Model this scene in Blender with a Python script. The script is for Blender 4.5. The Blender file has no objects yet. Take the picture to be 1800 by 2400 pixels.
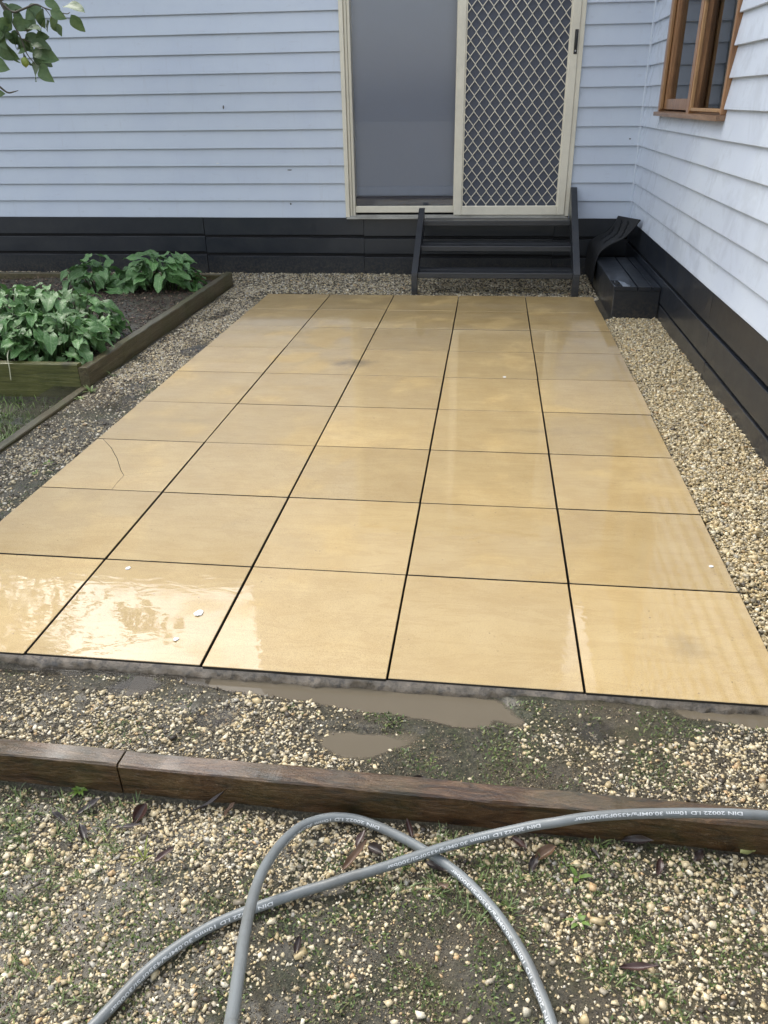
import bpy, bmesh, math, random
import numpy as np
from mathutils import Vector, Matrix, Euler, noise as mn

random.seed(7); rng = np.random.default_rng(7)
S = bpy.context.scene
R = math.radians

# ------------------------------------------------------------------ camera
cam = bpy.data.cameras.new('camera'); camo = bpy.data.objects.new('camera', cam)
S.collection.objects.link(camo); S.camera = camo
camo.location = (1.7128, -1.5643, 1.3162)
camo.rotation_euler = (1.08643, 0.01713, 0.12626)
cam.sensor_fit = 'VERTICAL'; cam.sensor_height = 36; cam.lens = 1822.39 / 2400 * 36
cam.clip_start = 0.05; cam.clip_end = 2000

# ------------------------------------------------------------------ sky, sun, exposure (bright overcast, wet)
SUN_EL, SUN_AZ = R(54), R(-46)           # azimuth clockwise from +Y: veiled sun ahead and to the left, over the roof
w = bpy.data.worlds.new('World'); S.world = w; w.use_nodes = True
wn = w.node_tree; wn.nodes.clear()
sky = wn.nodes.new('ShaderNodeTexSky'); sky.sky_type = 'NISHITA'; sky.sun_disc = False
sky.sun_elevation = SUN_EL; sky.sun_rotation = SUN_AZ; sky.dust_density = 3.0; sky.air_density = 1.4
hs = wn.nodes.new('ShaderNodeHueSaturation'); hs.inputs['Saturation'].default_value = 0.36
bg = wn.nodes.new('ShaderNodeBackground'); bg.inputs['Strength'].default_value = 0.15
wo = wn.nodes.new('ShaderNodeOutputWorld')
wn.links.new(sky.outputs[0], hs.inputs['Color']); wn.links.new(hs.outputs[0], bg.inputs[0]); wn.links.new(bg.outputs[0], wo.inputs[0])
sl = bpy.data.lights.new('sun', 'SUN'); sl.energy = 0.5; sl.angle = R(28); sl.color = (1, 0.95, 0.87)
so = bpy.data.objects.new('sun', sl); S.collection.objects.link(so)
sd = Vector((math.sin(SUN_AZ) * math.cos(SUN_EL), math.cos(SUN_AZ) * math.cos(SUN_EL), math.sin(SUN_EL)))
so.rotation_euler = sd.to_track_quat('Z', 'Y').to_euler(); so.location = (0, -2, 6)
S.view_settings.view_transform = 'Standard'; S.view_settings.look = 'None'
S.view_settings.gamma = 1; S.view_settings.use_curve_mapping = False
S.view_settings.exposure = 1.32

# ------------------------------------------------------------------ helpers
WORLD = {}
def lin(r, g, b):
    f = lambda c: (c / 255 / 12.92) if c / 255 <= 0.04045 else ((c / 255 + 0.055) / 1.055) ** 2.4
    return (f(r), f(g), f(b), 1)
def link(o): S.collection.objects.link(o); return o
def tag(o, label, cat, group=None, kind=None):
    if label: o['label'] = label
    if cat: o['category'] = cat
    if group: o['group'] = group
    if kind: o['kind'] = kind
    return o
def empty(name, loc, label=None, cat=None, group=None):
    o = link(bpy.data.objects.new(name, None)); o.location = loc; o.empty_display_size = 0.1
    WORLD[o.name] = Vector(loc); return tag(o, label, cat, group)
def mk(name, verts, faces, mat, parent=None, origin=None, smooth=False):
    """one mesh object from world-space vertices, origin at its base"""
    v = np.asarray(verts, dtype=float)
    o = np.array([v[:, 0].mean(), v[:, 1].mean(), v[:, 2].min()]) if origin is None else np.array(origin, float)
    me = bpy.data.meshes.new(name); me.from_pydata((v - o).tolist(), [], faces)
    if smooth: me.polygons.foreach_set('use_smooth', [True] * len(me.polygons))
    me.materials.append(mat); me.update()
    ob = link(bpy.data.objects.new(name, me)); WORLD[ob.name] = Vector(o)
    ob.location = Vector(o)
    if parent: ob.parent = parent; ob.location = Vector(o) - WORLD[parent.name]
    return ob
def big(name, V, F, mat, parent=None, colors=None, smooth=False):
    """large triangle/quad mesh straight from numpy arrays (F: n x 3 or n x 4)"""
    me = bpy.data.meshes.new(name); n, k = F.shape
    me.vertices.add(len(V)); me.vertices.foreach_set('co', V.astype(np.float32).ravel())
    me.loops.add(n * k); me.loops.foreach_set('vertex_index', F.astype(np.int32).ravel())
    me.polygons.add(n); me.polygons.foreach_set('loop_start', np.arange(0, n * k, k, dtype=np.int32))
    me.update(calc_edges=True)
    if smooth: me.polygons.foreach_set('use_smooth', np.ones(n, bool))
    if colors is not None:
        a = me.color_attributes.new('tint', 'FLOAT_COLOR', 'POINT')
        a.data.foreach_set('color', np.concatenate([colors, np.ones((len(V), 1))], 1).astype(np.float32).ravel())
    me.materials.append(mat)
    ob = link(bpy.data.objects.new(name, me)); WORLD[ob.name] = Vector((0, 0, 0))
    if parent: ob.parent = parent; ob.location = -WORLD[parent.name]
    return ob
class Parts:                                   # collects shapes that belong to ONE part
    def __init__(s): s.v = []; s.f = []
    def add(s, v, f):
        b = len(s.v); s.v += [tuple(p) for p in v]; s.f += [tuple(i + b for i in q) for q in f]; return s
    def box(s, x0, x1, y0, y1, z0, z1, c=0.003): return s.add(*cbox(x0, x1, y0, y1, z0, z1, c))
    def obj(s, name, mat, parent=None, **k): return mk(name, s.v, s.f, mat, parent, **k)
def cbox(x0, x1, y0, y1, z0, z1, c=0.003):
    """box with chamfered edges: 24 vertices"""
    lo, hi = (x0, y0, z0), (x1, y1, z1); c = min(c, (x1 - x0) / 3, (y1 - y0) / 3, (z1 - z0) / 3)
    V = []; idx = {}
    for sx in (0, 1):
        for sy in (0, 1):
            for sz in (0, 1):
                P = [(lo, hi)[s][a] for a, s in enumerate((sx, sy, sz))]
                I = [P[a] + (c if s == 0 else -c) for a, s in enumerate((sx, sy, sz))]
                for a in range(3):
                    q = list(I); q[a] = P[a]; idx[(sx, sy, sz, a)] = len(V); V.append(q)
    F = []
    for a in range(3):
        b, d = (a + 1) % 3, (a + 2) % 3
        for s in (0, 1):
            q = []
            for (u, t) in ((0, 0), (1, 0), (1, 1), (0, 1)):
                k = [0, 0, 0]; k[a] = s; k[b] = u; k[d] = t; q.append(idx[(*k, a)])
            F.append(tuple(q) if s else tuple(q[::-1]))
        for u in (0, 1):
            for t in (0, 1):
                k0 = [0, 0, 0]; k0[b] = u; k0[d] = t; k1 = list(k0); k1[a] = 1
                q = [idx[(*k0, b)], idx[(*k1, b)], idx[(*k1, d)], idx[(*k0, d)]]
                F.append(tuple(q[::-1]) if u == t else tuple(q))
    for sx in (0, 1):
        for sy in (0, 1):
            for sz in (0, 1):
                q = [idx[(sx, sy, sz, a)] for a in range(3)]
                F.append(tuple(q) if (sx + sy + sz) % 2 else tuple(q[::-1]))
    return V, F
def timber(p0, p1, wd, ht, seg=24, cham=0.006, rough=0.0015, up=(0, 0, 1), chip=0.0, seed=0):
    """weathered length of timber: p0,p1 centre of the bottom face at each end; wd across, ht up"""
    p0, p1 = Vector(p0), Vector(p1); t = (p1 - p0).normalized(); u = Vector(up); u = (u - t * u.dot(t)).normalized(); s = t.cross(u)
    prof = [(-wd/2 + cham, 0), (wd/2 - cham, 0), (wd/2, cham), (wd/2, ht - cham), (wd/2 - cham, ht), (-wd/2 + cham, ht), (-wd/2, ht - cham), (-wd/2, cham)]
    V = []; F = []; n = len(prof)
    for i in range(seg + 1):
        c = p0.lerp(p1, i / seg)
        for j, (a, b) in enumerate(prof):
            q = c + s * a + u * b
            d = mn.noise_vector((q + Vector((seed, j * 0.7, 0))) * 9) * rough
            if chip and j in (3, 4, 5, 6):
                k = max(0, mn.noise((q * 7) + Vector((seed, j, 3))) - 0.25) * chip
                d = d - u * k
            V.append(q + d)
    for i in range(seg):
        for j in range(n):
            F.append((i*n + j, i*n + (j + 1) % n, (i + 1)*n + (j + 1) % n, (i + 1)*n + j))
    F.append(tuple(range(n))[::-1]); F.append(tuple(range(seg*n, seg*n + n)))
    return V, F
def tube(pts, r, k=10, cap=True):
    pts = [Vector(p) for p in pts]; V = []; F = []; N = None
    rr = r if hasattr(r, '__len__') else [r] * len(pts)
    for i, p in enumerate(pts):
        t = (pts[min(i + 1, len(pts) - 1)] - pts[max(i - 1, 0)]).normalized()
        if N is None: N = t.orthogonal().normalized()
        N = (N - t * N.dot(t)).normalized(); B = t.cross(N)
        for j in range(k):
            a = 2 * math.pi * j / k; V.append(p + (N * math.cos(a) + B * math.sin(a)) * rr[i])
    for i in range(len(pts) - 1):
        for j in range(k): F.append((i*k + j, i*k + (j + 1) % k, (i + 1)*k + (j + 1) % k, (i + 1)*k + j))
    if cap: F.append(tuple(range(k))[::-1]); F.append(tuple(range((len(pts) - 1)*k, len(pts)*k)))
    return V, F
def catmull(P, n=8):
    P = [Vector(p) for p in P]; P = [P[0] * 2 - P[1]] + P + [P[-1] * 2 - P[-2]]; out = []
    for i in range(1, len(P) - 2):
        a, b, c, d = P[i-1:i+3]
        for j in range(n):
            t = j / n
            out.append(0.5 * ((2*b) + (c - a)*t + (2*a - 5*b + 4*c - d)*t*t + (3*b - a - 3*c + d)*t**3))
    out.append(P[-2]); return out

_perm = rng.permutation(512)
def vnoise(x, y, s=1.0, seed=0):
    """numpy value noise 0..1"""
    x = np.asarray(x) * s + seed * 17.3; y = np.asarray(y) * s + seed * 9.1
    xi = np.floor(x).astype(int); yi = np.floor(y).astype(int); fx = x - xi; fy = y - yi
    fx = fx*fx*(3 - 2*fx); fy = fy*fy*(3 - 2*fy)
    h = lambda a, b: _perm[(_perm[a & 511] + b) & 511] / 511.0
    return (h(xi, yi)*(1-fx) + h(xi+1, yi)*fx)*(1-fy) + (h(xi, yi+1)*(1-fx) + h(xi+1, yi+1)*fx)*fy
def fbm(x, y, s, seed=0): return (vnoise(x, y, s, seed) + .5*vnoise(x, y, s*2.1, seed+1) + .25*vnoise(x, y, s*4.3, seed+2)) / 1.75
def sst(a, b, x): t = np.clip((x - a)/(b - a), 0, 1); return t*t*(3 - 2*t)

# ------------------------------------------------------------------ materials
class Mat:
    def __init__(s, name):
        s.m = bpy.data.materials.new(name); s.m.use_nodes = True; s.t = s.m.node_tree
        s.b = s.t.nodes['Principled BSDF']; s.out = s.t.nodes['Material Output']
    def n(s, typ, **k):
        q = s.t.nodes.new('ShaderNode' + typ)
        for a, v in k.items():
            if a[0] == '_': setattr(q, a[1:], v)
            else:
                key = int(a[1:]) if a[0] == 'i' and a[1:].isdigit() else a.replace('_', ' ')
                if isinstance(v, bpy.types.NodeSocket): s.t.links.new(v, q.inputs[key])
                else: q.inputs[key].default_value = v
        return q
    def set(s, **k):
        for a, v in k.items():
            a = a.replace('_', ' ')
            if isinstance(v, bpy.types.NodeSocket): s.t.links.new(v, s.b.inputs[a])
            else: s.b.inputs[a].default_value = v
        return s
    def coord(s, kind='Object', scale=(1, 1, 1), world=False):
        if world: c = s.n('NewGeometry').outputs['Position']
        else: c = s.n('TexCoord').outputs[kind]
        return s.n('Mapping', Vector=c, Scale=scale).outputs[0]
    def noise(s, vec, scale, detail=4, rough=.6, dist=0): return s.n('TexNoise', Vector=vec, Scale=scale, Detail=detail, Roughness=rough, Distortion=dist).outputs['Fac']
    def ramp(s, fac, stops):
        q = s.n('ValToRGB', Fac=fac); e = q.color_ramp.elements
        while len(e) < len(stops): e.new(0.5)
        for i, (p, c) in enumerate(stops): e[i].position = p; e[i].color = c if len(c) == 4 else (*c, 1)
        return q.outputs[0]
    def mix(s, f, a, b, mode='MIX'):
        q = s.n('Mix', _data_type='RGBA', _blend_type=mode)
        for i, v in ((0, f), (6, a), (7, b)):
            if isinstance(v, bpy.types.NodeSocket): s.t.links.new(v, q.inputs[i])
            else: q.inputs[i].default_value = v
        return q.outputs[2]
    def math(s, op, a, b=0.0):
        q = s.n('Math', _operation=op)
        for i, v in ((0, a), (1, b)):
            if isinstance(v, bpy.types.NodeSocket): s.t.links.new(v, q.inputs[i])
            else: q.inputs[i].default_value = v
        return q.outputs[0]
    def rnd(s): return s.n('ObjectInfo').outputs['Random']
    def bump(s, h, strength, dist=0.002, to='Normal'):
        q = s.n('Bump', Height=h, Strength=strength, Distance=dist); s.t.links.new(q.outputs[0], s.b.inputs[to]); return s
G = lambda v: (v, v, v, 1)

def mat_siding(name='painted_weatherboard', col=(0.56, 0.625, 0.725, 1)):
    M = Mat(name); p = M.coord(world=True)
    a = M.noise(p, 2.2, 5); d = M.noise(M.coord(world=True, scale=(1, 1, 4)), 9, 6, .7); v = M.noise(M.coord(world=True, scale=(9, 9, .8)), 3, 5, .65)
    c = M.mix(M.ramp(a, [(.3, G(0)), (.75, G(1))]), (col[0]*.93, col[1]*.93, col[2]*.95, 1), (col[0]*1.04, col[1]*1.03, col[2]*1.0, 1))
    c = M.mix(M.ramp(d, [(.62, G(0)), (.8, G(.4))]), c, (.30, .31, .33, 1))
    c = M.mix(M.ramp(v, [(.6, G(0)), (.85, G(.25))]), c, (.34, .33, .32, 1))
    br = M.math('MULTIPLY_ADD', M.rnd(), .07); M.t.nodes[-1].inputs[2].default_value = .965
    c = M.mix(1.0, c, M.n('CombineColor', Red=br, Green=br, Blue=br).outputs[0], 'MULTIPLY')
    M.set(Base_Color=c, Roughness=M.math('MULTIPLY_ADD', a, .3)); M.t.nodes[-1].inputs[2].default_value = .22
    M.set(Coat_Weight=M.ramp(M.noise(p, 3.1, 4, .7, .6), [(.5, G(0)), (.62, G(.55))]), Coat_Roughness=.12, Coat_IOR=1.33)
    M.bump(M.noise(M.coord(world=True, scale=(3, 3, 60)), 6, 5), .12, .002); return M.m
def mat_paint(name, col, rough=.4, wear=(.2, .2, .2, 1), wearamt=.2, bump=.15, coat=0.0, axis=(6, 6, 40), splash=False):
    M = Mat(name); a = M.noise(M.coord(world=True), 5, 6, .7); g = M.noise(M.coord(world=True, scale=axis), 3, 5)
    c = M.mix(M.ramp(a, [(.45, G(0)), (.8, G(wearamt))]), col, wear)
    c = M.mix(M.math('MULTIPLY', M.rnd(), .25), c, (col[0]*.7, col[1]*.7, col[2]*.7, 1))
    M.set(Base_Color=c, Roughness=M.math('MULTIPLY_ADD', a, .35)); M.t.nodes[-1].inputs[2].default_value = rough - .15
    if splash:
        zz = M.n('SeparateXYZ', Vector=M.n('NewGeometry').outputs['Position']).outputs[2]; h_ = M.n('MapRange', Value=zz, i1=.16, i2=-.05, i3=0.0, i4=1.0).outputs[0]
        c = M.mix(M.math('MULTIPLY', M.ramp(M.noise(M.coord(world=True), 60, 5, .75), [(.42, G(0)), (.66, G(.75))]), h_), c, (.10, .085, .06, 1)); M.set(Base_Color=c)
    if coat: M.set(Coat_Weight=coat, Coat_Roughness=.08, Coat_IOR=1.33)
    M.bump(g, bump, .002); return M.m
def mat_wood(name, stops, scale, rough=.4, green=0.0, coat=.4, band=9, bump=.5):
    """scale: object-space stretch, small along the grain"""
    M = Mat(name); p = M.coord(world=True, scale=scale)
    g = M.noise(p, band, 8, .68, 1.2); f = M.noise(p, band*5, 4, .7)
    c = M.ramp(g, stops)
    c = M.mix(M.ramp(f, [(.5, G(0)), (.72, G(.55))]), c, (stops[0][1][0]*.5, stops[0][1][1]*.5, stops[0][1][2]*.5, 1))
    kn = M.n('TexVoronoi', Vector=M.coord(world=True, scale=tuple(min(1.0, q*1.6) * 4 for q in scale)), Scale=1.1).outputs['Distance']
    c = M.mix(M.ramp(kn, [(.06, G(.8)), (.15, G(0))]), c, (.015, .009, .005, 1))
    if green: c = M.mix(M.ramp(M.noise(M.coord(world=True), 4.5, 5, .65), [(.42, G(0)), (.66, G(green))]), c, (.05, .06, .012, 1))
    br = M.math('MULTIPLY_ADD', M.rnd(), .3); M.t.nodes[-1].inputs[2].default_value = .85
    c = M.mix(1.0, c, M.n('CombineColor', Red=br, Green=br, Blue=br).outputs[0], 'MULTIPLY')
    M.set(Base_Color=c, Roughness=rough, Coat_Weight=coat, Coat_Roughness=.12, Coat_IOR=1.33)
    M.bump(M.math('ADD', g, M.math('MULTIPLY', f, .6)), bump, .004); return M.m

MS = mat_siding()
MCH = mat_paint('charcoal_paint', (.0115, .0155, .0235, 1), .36, (.035, .036, .036, 1), .5, .2, .3, splash=True)
MCR = mat_paint('cream_powdercoat', (.82, .765, .625, 1), .4, (.33, .31, .26, 1), .35, .05)
MDARK = mat_paint('dark_void', (.012, .012, .014, 1), .8, (.02, .02, .02, 1), .2, .1)
MSTEP = mat_paint('charcoal_decking_paint', (.021, .024, .030, 1), .34, (.05, .05, .048, 1), .6, .3, .3, splash=True)

def mat_glass(name, tint=.93):
    M = Mat(name); M.t.nodes.remove(M.b)
    fr = M.n('Fresnel', IOR=1.5); tr = M.n('BsdfTransparent', Color=(tint, tint*1.0, tint*1.02, 1)); gl = M.n('BsdfGlossy', Roughness=.015)
    mx = M.n('MixShader', i0=fr.outputs[0], i1=tr.outputs[0], i2=gl.outputs[0]); M.t.links.new(mx.outputs[0], M.out.inputs[0]); return M.m
MGL = mat_glass('clear_glass')

STAINS = [(.97, 2.72, .28, .24, .95), (2.30, .22, .16, .16, .35), (1.95, 1.75, .5, .10, .3), (.35, 1.75, .4, .08, .25)]
def mat_paver():
    M = Mat('wet_sandstone_paver'); p = M.coord(world=True)
    sp = M.noise(p, 420, 2, .6); md = M.noise(p, 6, 6, .6); st = M.noise(M.coord(world=True, scale=(1.4, 6.5, 1)), 2.3, 6, .65, 1.1)
    c = M.mix(M.ramp(md, [(.3, G(0)), (.72, G(1))]), (.430, .300, .122, 1), (.490, .360, .168, 1))
    c = M.mix(M.ramp(st, [(.485, G(0)), (.52, G(.32)), (.60, G(.06))]), c, (.35, .225, .080, 1))
    c = M.mix(M.ramp(sp, [(.34, G(.75)), (.47, G(0))]), c, (.24, .155, .066, 1))
    pt = M.n('TexVoronoi', Vector=p, Scale=34).outputs['Distance']; c = M.mix(M.math('MULTIPLY', M.ramp(pt, [(.05, G(.85)), (.11, G(0))]), M.ramp(M.noise(p, 8, 3), [(.52, G(0)), (.6, G(1))])), c, (.13, .085, .045, 1))
    c = M.mix(M.ramp(sp, [(.6, G(0)), (.78, G(.35))]), c, (.78, .62, .36, 1))
    c = M.mix(M.ramp(M.noise(p, 2.1, 8, .75), [(.57, G(0)), (.76, G(.45))]), c, (.28, .20, .10, 1))
    for (sx, sy, rx, ry, am) in STAINS:       # dark damp stains
        dv = M.n('VectorMath', _operation='LENGTH', i0=M.n('Mapping', Vector=M.n('NewGeometry').outputs['Position'], Location=(-sx/rx, -sy/ry, 0), Scale=(1/rx, 1/ry, 0)).outputs[0]).outputs['Value']
        ds = M.math('ADD', dv, M.math('MULTIPLY', M.noise(p, 13, 4), 1.0)); c = M.mix(M.ramp(ds, [(.45, G(am)), (1.0, G(0))]), c, (.13, .095, .055, 1))
    br = M.math('MULTIPLY_ADD', M.rnd(), .20); M.t.nodes[-1].inputs[2].default_value = .90
    c = M.mix(1.0, c, M.n('CombineColor', Red=br, Green=br, Blue=M.math('MULTIPLY', br, .98)).outputs[0], 'MULTIPLY')
    M.set(Base_Color=c, Roughness=.5, Coat_IOR=1.72)
    film = M.ramp(M.noise(p, 2.3, 4, .55, .3), [(.36, G(.25)), (.44, G(.8)), (.55, G(1))])
    M.set(Coat_Weight=film)
    M.set(Coat_Roughness=M.ramp(M.noise(p, 3.0, 5, .6), [(.36, G(.012)), (.66, G(.05))]))
    M.bump(M.noise(p, 260, 3), .18, .001)
    rip = M.math('ADD', M.noise(M.coord(world=True, scale=(1, 2.2, 1)), 11, 2, .5, .8), M.math('MULTIPLY', M.noise(p, 30, 2), .05))
    M.bump(rip, .04, .01, 'Coat Normal'); return M.m
MPV = mat_paver()
def mat_concrete():
    M = Mat('grey_mortar'); p = M.coord(world=True); a = M.noise(p, 16, 6, .7); b = M.noise(p, 60, 4)
    c = M.ramp(a, [(.35, (.05, .042, .032)), (.45, (.15, .122, .088)), (.66, (.27, .22, .165))])
    c = M.mix(M.ramp(b, [(.52, G(0)), (.64, G(.6))]), c, (.05, .045, .042, 1))
    M.set(Base_Color=c, Roughness=.35, Coat_Weight=.4, Coat_Roughness=.1); M.bump(M.math('ADD', a, b), .7, .006); return M.m
MCO = mat_concrete()
MJO = mat_paint('dark_joint_sand', (.022, .019, .016, 1), .6, (.05, .045, .03, 1), .6, .6)

def mat_ground():
    M = Mat('wet_soil'); p = M.coord(world=True); att = M.n('Attribute', _attribute_name='tint').outputs['Color']
    sep = M.n('SeparateColor', Color=att)
    a = M.noise(p, 14, 7, .7); b = M.noise(p, 120, 5, .7); e = M.noise(p, 380, 3, .7)
    soil = M.ramp(b, [(.3, (.022, .020, .014)), (.46, (.068, .060, .040)), (.6, (.135, .118, .076)), (.74, (.30, .26, .17))])
    sand = M.ramp(e, [(.3, (.06, .045, .028)), (.55, (.17, .13, .08)), (.75, (.32, .26, .17))])
    c = M.mix(M.math('MULTIPLY', sep.outputs[1], M.ramp(a, [(.3, G(.2)), (.7, G(1))])), soil, sand)
    moss = M.ramp(b, [(.3, (.012, .02, .005)), (.7, (.055, .085, .018))])
    c = M.mix(M.math('MULTIPLY', sep.outputs[0], M.ramp(a, [(.42, G(0)), (.66, G(.7))])), c, moss)
    M.set(Base_Color=c, Roughness=.55, Coat_Weight=M.ramp(a, [(.45, G(.5)), (.6, G(.1))]), Coat_Roughness=.12, Coat_IOR=1.33)
    M.bump(M.math('ADD', b, M.math('MULTIPLY', e, .6)), 1.0, .012); return M.m
MGR = mat_ground()
def mat_tint(name, rough=.45, coat=.35, bumpscale=300, strength=.3, var=.35):
    M = Mat(name); p = M.coord(world=True); att = M.n('Attribute', _attribute_name='tint').outputs['Color']
    n = M.noise(p, bumpscale*.5, 4, .7)
    c = M.mix(M.ramp(n, [(.4, G(0)), (.75, G(var))]), att, (.16, .10, .045, 1))
    M.set(Base_Color=c, Roughness=rough, Coat_Weight=coat, Coat_Roughness=.12, Coat_IOR=1.33)
    M.bump(M.noise(p, bumpscale, 3), strength, .001); return M.m
MST = mat_tint('wet_crushed_stone')
MFO = mat_tint('small_foliage', .5, .1, 200, .1, .05); MCHIP = mat_tint('bark_chips', .6, .35, 220, .6, .2)
def mat_water(name, col, alpha):
    M = Mat(name); p = M.coord(world=True); M.set(Base_Color=M.mix(M.noise(p, 9, 5, .6), (col[0]*.86, col[1]*.86, col[2]*.86, 1), col), Roughness=.03, IOR=1.33, Alpha=M.math('MULTIPLY', M.ramp(M.n('SeparateColor', Color=M.n('Attribute', _attribute_name='tint').outputs['Color']).outputs[0], [(0, G(.15)), (.8, G(1))]), alpha))
    M.bump(M.noise(p, 22, 2), .012, .01); return M.m
MMUD = mat_water('muddy_water', (.165, .138, .098, 1), .86); MCLR = mat_water('clear_water', (.045, .04, .034, 1), .45)

# ------------------------------------------------------------------ terrain
PUD = [  # x, y, rx, ry, rot, muddy, depth
    (1.40, -.040, .36, .052, -.06, 1, .028), (1.67, -.058, .20, .066, -.05, 1, .030), (1.43, -.215, .125, .052, -.1, 1, .013), (1.53, -.19, .10, .045, .2, 1, .011),
    (.83, -.075, .085, .042, .25, 0, .014), (.55, -.028, .30, .028, .03, 0, .016), (1.00, -.025, .12, .026, -.1, 0, .016), (2.38, -.028, .20, .032, -.08, 1, .018),
    (-.10, 3.04, .10, .17, .1, 0, .02), (-.22, 3.95, .08, .22, -.2, 0, .014), (1.09, -.17, .07, .045, .7, 0, .012), (2.02, -.115, .05, .05, .5, 0, .012), (-.16, 2.2, .10, .3, 0, 0, .010), (.1, 4.62, .35, .05, 0, 0, .012)]
def hgt(x, y):
    x = np.asarray(x, float); y = np.asarray(y, float)
    z = np.full(np.broadcast(x, y).shape, -.034)
    z = z + .013 * sst(.2, 0, y) * sst(-.46, -.42, x)                      # strip in front of the patio
    z = z + (-.038) * sst(-.35, -.38, y) * sst(-.46, -.42, x)    # beyond the sleeper
    z = z + (-.078) * (1 - sst(-.46, -.42, x)) * (1 - sst(2.29, 2.33, y))  # lower lawn patch on the left
    z = z + .012 * sst(2.5, 2.6, x) * sst(0, .2, y)
    z = z + .007 * (fbm(x, y, 5, 3) - .5) * 2 + .004 * (vnoise(x, y, 22, 5) - .5)
    for (px, py, rx, ry, a, m, d) in PUD:
        c, s = math.cos(a), math.sin(a); u = ((x - px)*c + (y - py)*s)/rx; v = (-(x - px)*s + (y - py)*c)/ry
        q = np.sqrt(u*u + v*v) + .55*(fbm(x, y, 17, 9) - .5)
        z = z - d * sst(1.25, .45, q)
    return z
def moss_mask(x, y):
    m = fbm(x, y, 4.2, 21); mid = sst(-.34, -.28, y) * sst(.02, -.05, y)
    b = .12*mid*sst(1.3, 1.6, x) + .19*(y < -.38)*(fbm(x, y, 2.2, 77) > .42) - .12*sst(2.45, 2.55, x)*sst(0, .1, y)
    return np.clip(sst(.5, .68, m + b), 0, 1)
xs = np.concatenate([[-60, -30, -15, -8, -5, -3.5, -2.5], np.arange(-1.8, -.6, .06), np.arange(-.6, 3.2, .02), [3.3, 3.6, 4.5, 7, 15, 30, 60]])
ys = np.concatenate([[-60, -30, -15, -8, -5, -3.5, -2.5, -2, -1.6], np.arange(-1.3, .3, .014), np.arange(.3, 5.62, .04), [5.8, 7, 10, 20, 60]])
XX, YY = np.meshgrid(xs, ys); ZZ = hgt(XX, YY)
ZZ = np.where((XX > 2.95) | (YY > 5.6) | ((XX > .03) & (XX < 2.47) & (YY > .03) & (YY < 4.47)), -.12, ZZ)
nx, ny = len(xs), len(ys); I = np.arange(nx*ny).reshape(ny, nx)
FQ = np.stack([I[:-1, :-1], I[:-1, 1:], I[1:, 1:], I[1:, :-1]], -1).reshape(-1, 4)
sandm = np.clip(sst(.5, .7, fbm(XX, YY, 2.7, 41)) + .5*sst(.05, -.06, YY)*sst(1.9, 2.0, XX)*sst(2.3, 2.15, XX), 0, 1)
lawn = ((XX < -.44) & (YY < 2.3)).astype(float)
cols = np.stack([np.clip(moss_mask(XX, YY)*.8 + lawn*.6, 0, 1), sandm, 0*XX], -1).reshape(-1, 3)
g = big('ground', np.stack([XX, YY, ZZ], -1).reshape(-1, 3), FQ, MGR, colors=cols, smooth=True); g['kind'] = 'structure'

for i, (px, py, rx, ry, a, m, d) in enumerate(PUD):
    lvl = float(hgt(np.array([px]), np.array([py]))[0]) + d*.62; q = max(rx, ry)*1.6
    gx_ = np.linspace(px - q, px + q, 70); gy_ = np.linspace(py - min(q, max(ry, rx*abs(math.sin(a)))*1.8), py + min(q, max(ry, rx*abs(math.sin(a)))*1.8), 50)
    if py < 1: gy_ = np.minimum(gy_, -.003)
    elif py > 4.4: gy_ = np.maximum(gy_, 4.504)
    else: gx_ = np.minimum(gx_, -.005)
    gx_, gy_ = np.unique(gx_), np.unique(gy_); WX, WY = np.meshgrid(gx_, gy_); dep = lvl - hgt(WX, WY)
    I = np.arange(WX.size).reshape(WX.shape); FQ = np.stack([I[:-1, :-1], I[:-1, 1:], I[1:, 1:], I[1:, :-1]], -1).reshape(-1, 4)
    FQ = FQ[(dep.ravel()[FQ] > -.001).any(1)]; used = np.unique(FQ); remap = np.full(WX.size, -1); remap[used] = np.arange(len(used))
    V = np.stack([WX, WY, 0*WX + lvl], -1).reshape(-1, 3)[used]; f_ = np.clip(dep.ravel()[used]/(.006 if m else .012), 0, 1)[:, None]
    if len(FQ): big('puddle', V, remap[FQ], MMUD if m else MCLR, colors=np.repeat(f_, 3, 1))['kind'] = 'structure'

# ------------------------------------------------------------------ patio: 5 x 9 pavers on a mortar bed
P = Parts(); P.box(-.004, 2.504, -.002, 4.502, -.14, -.038)
patio = P.obj('patio', MJO); patio['kind'] = 'structure'
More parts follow.
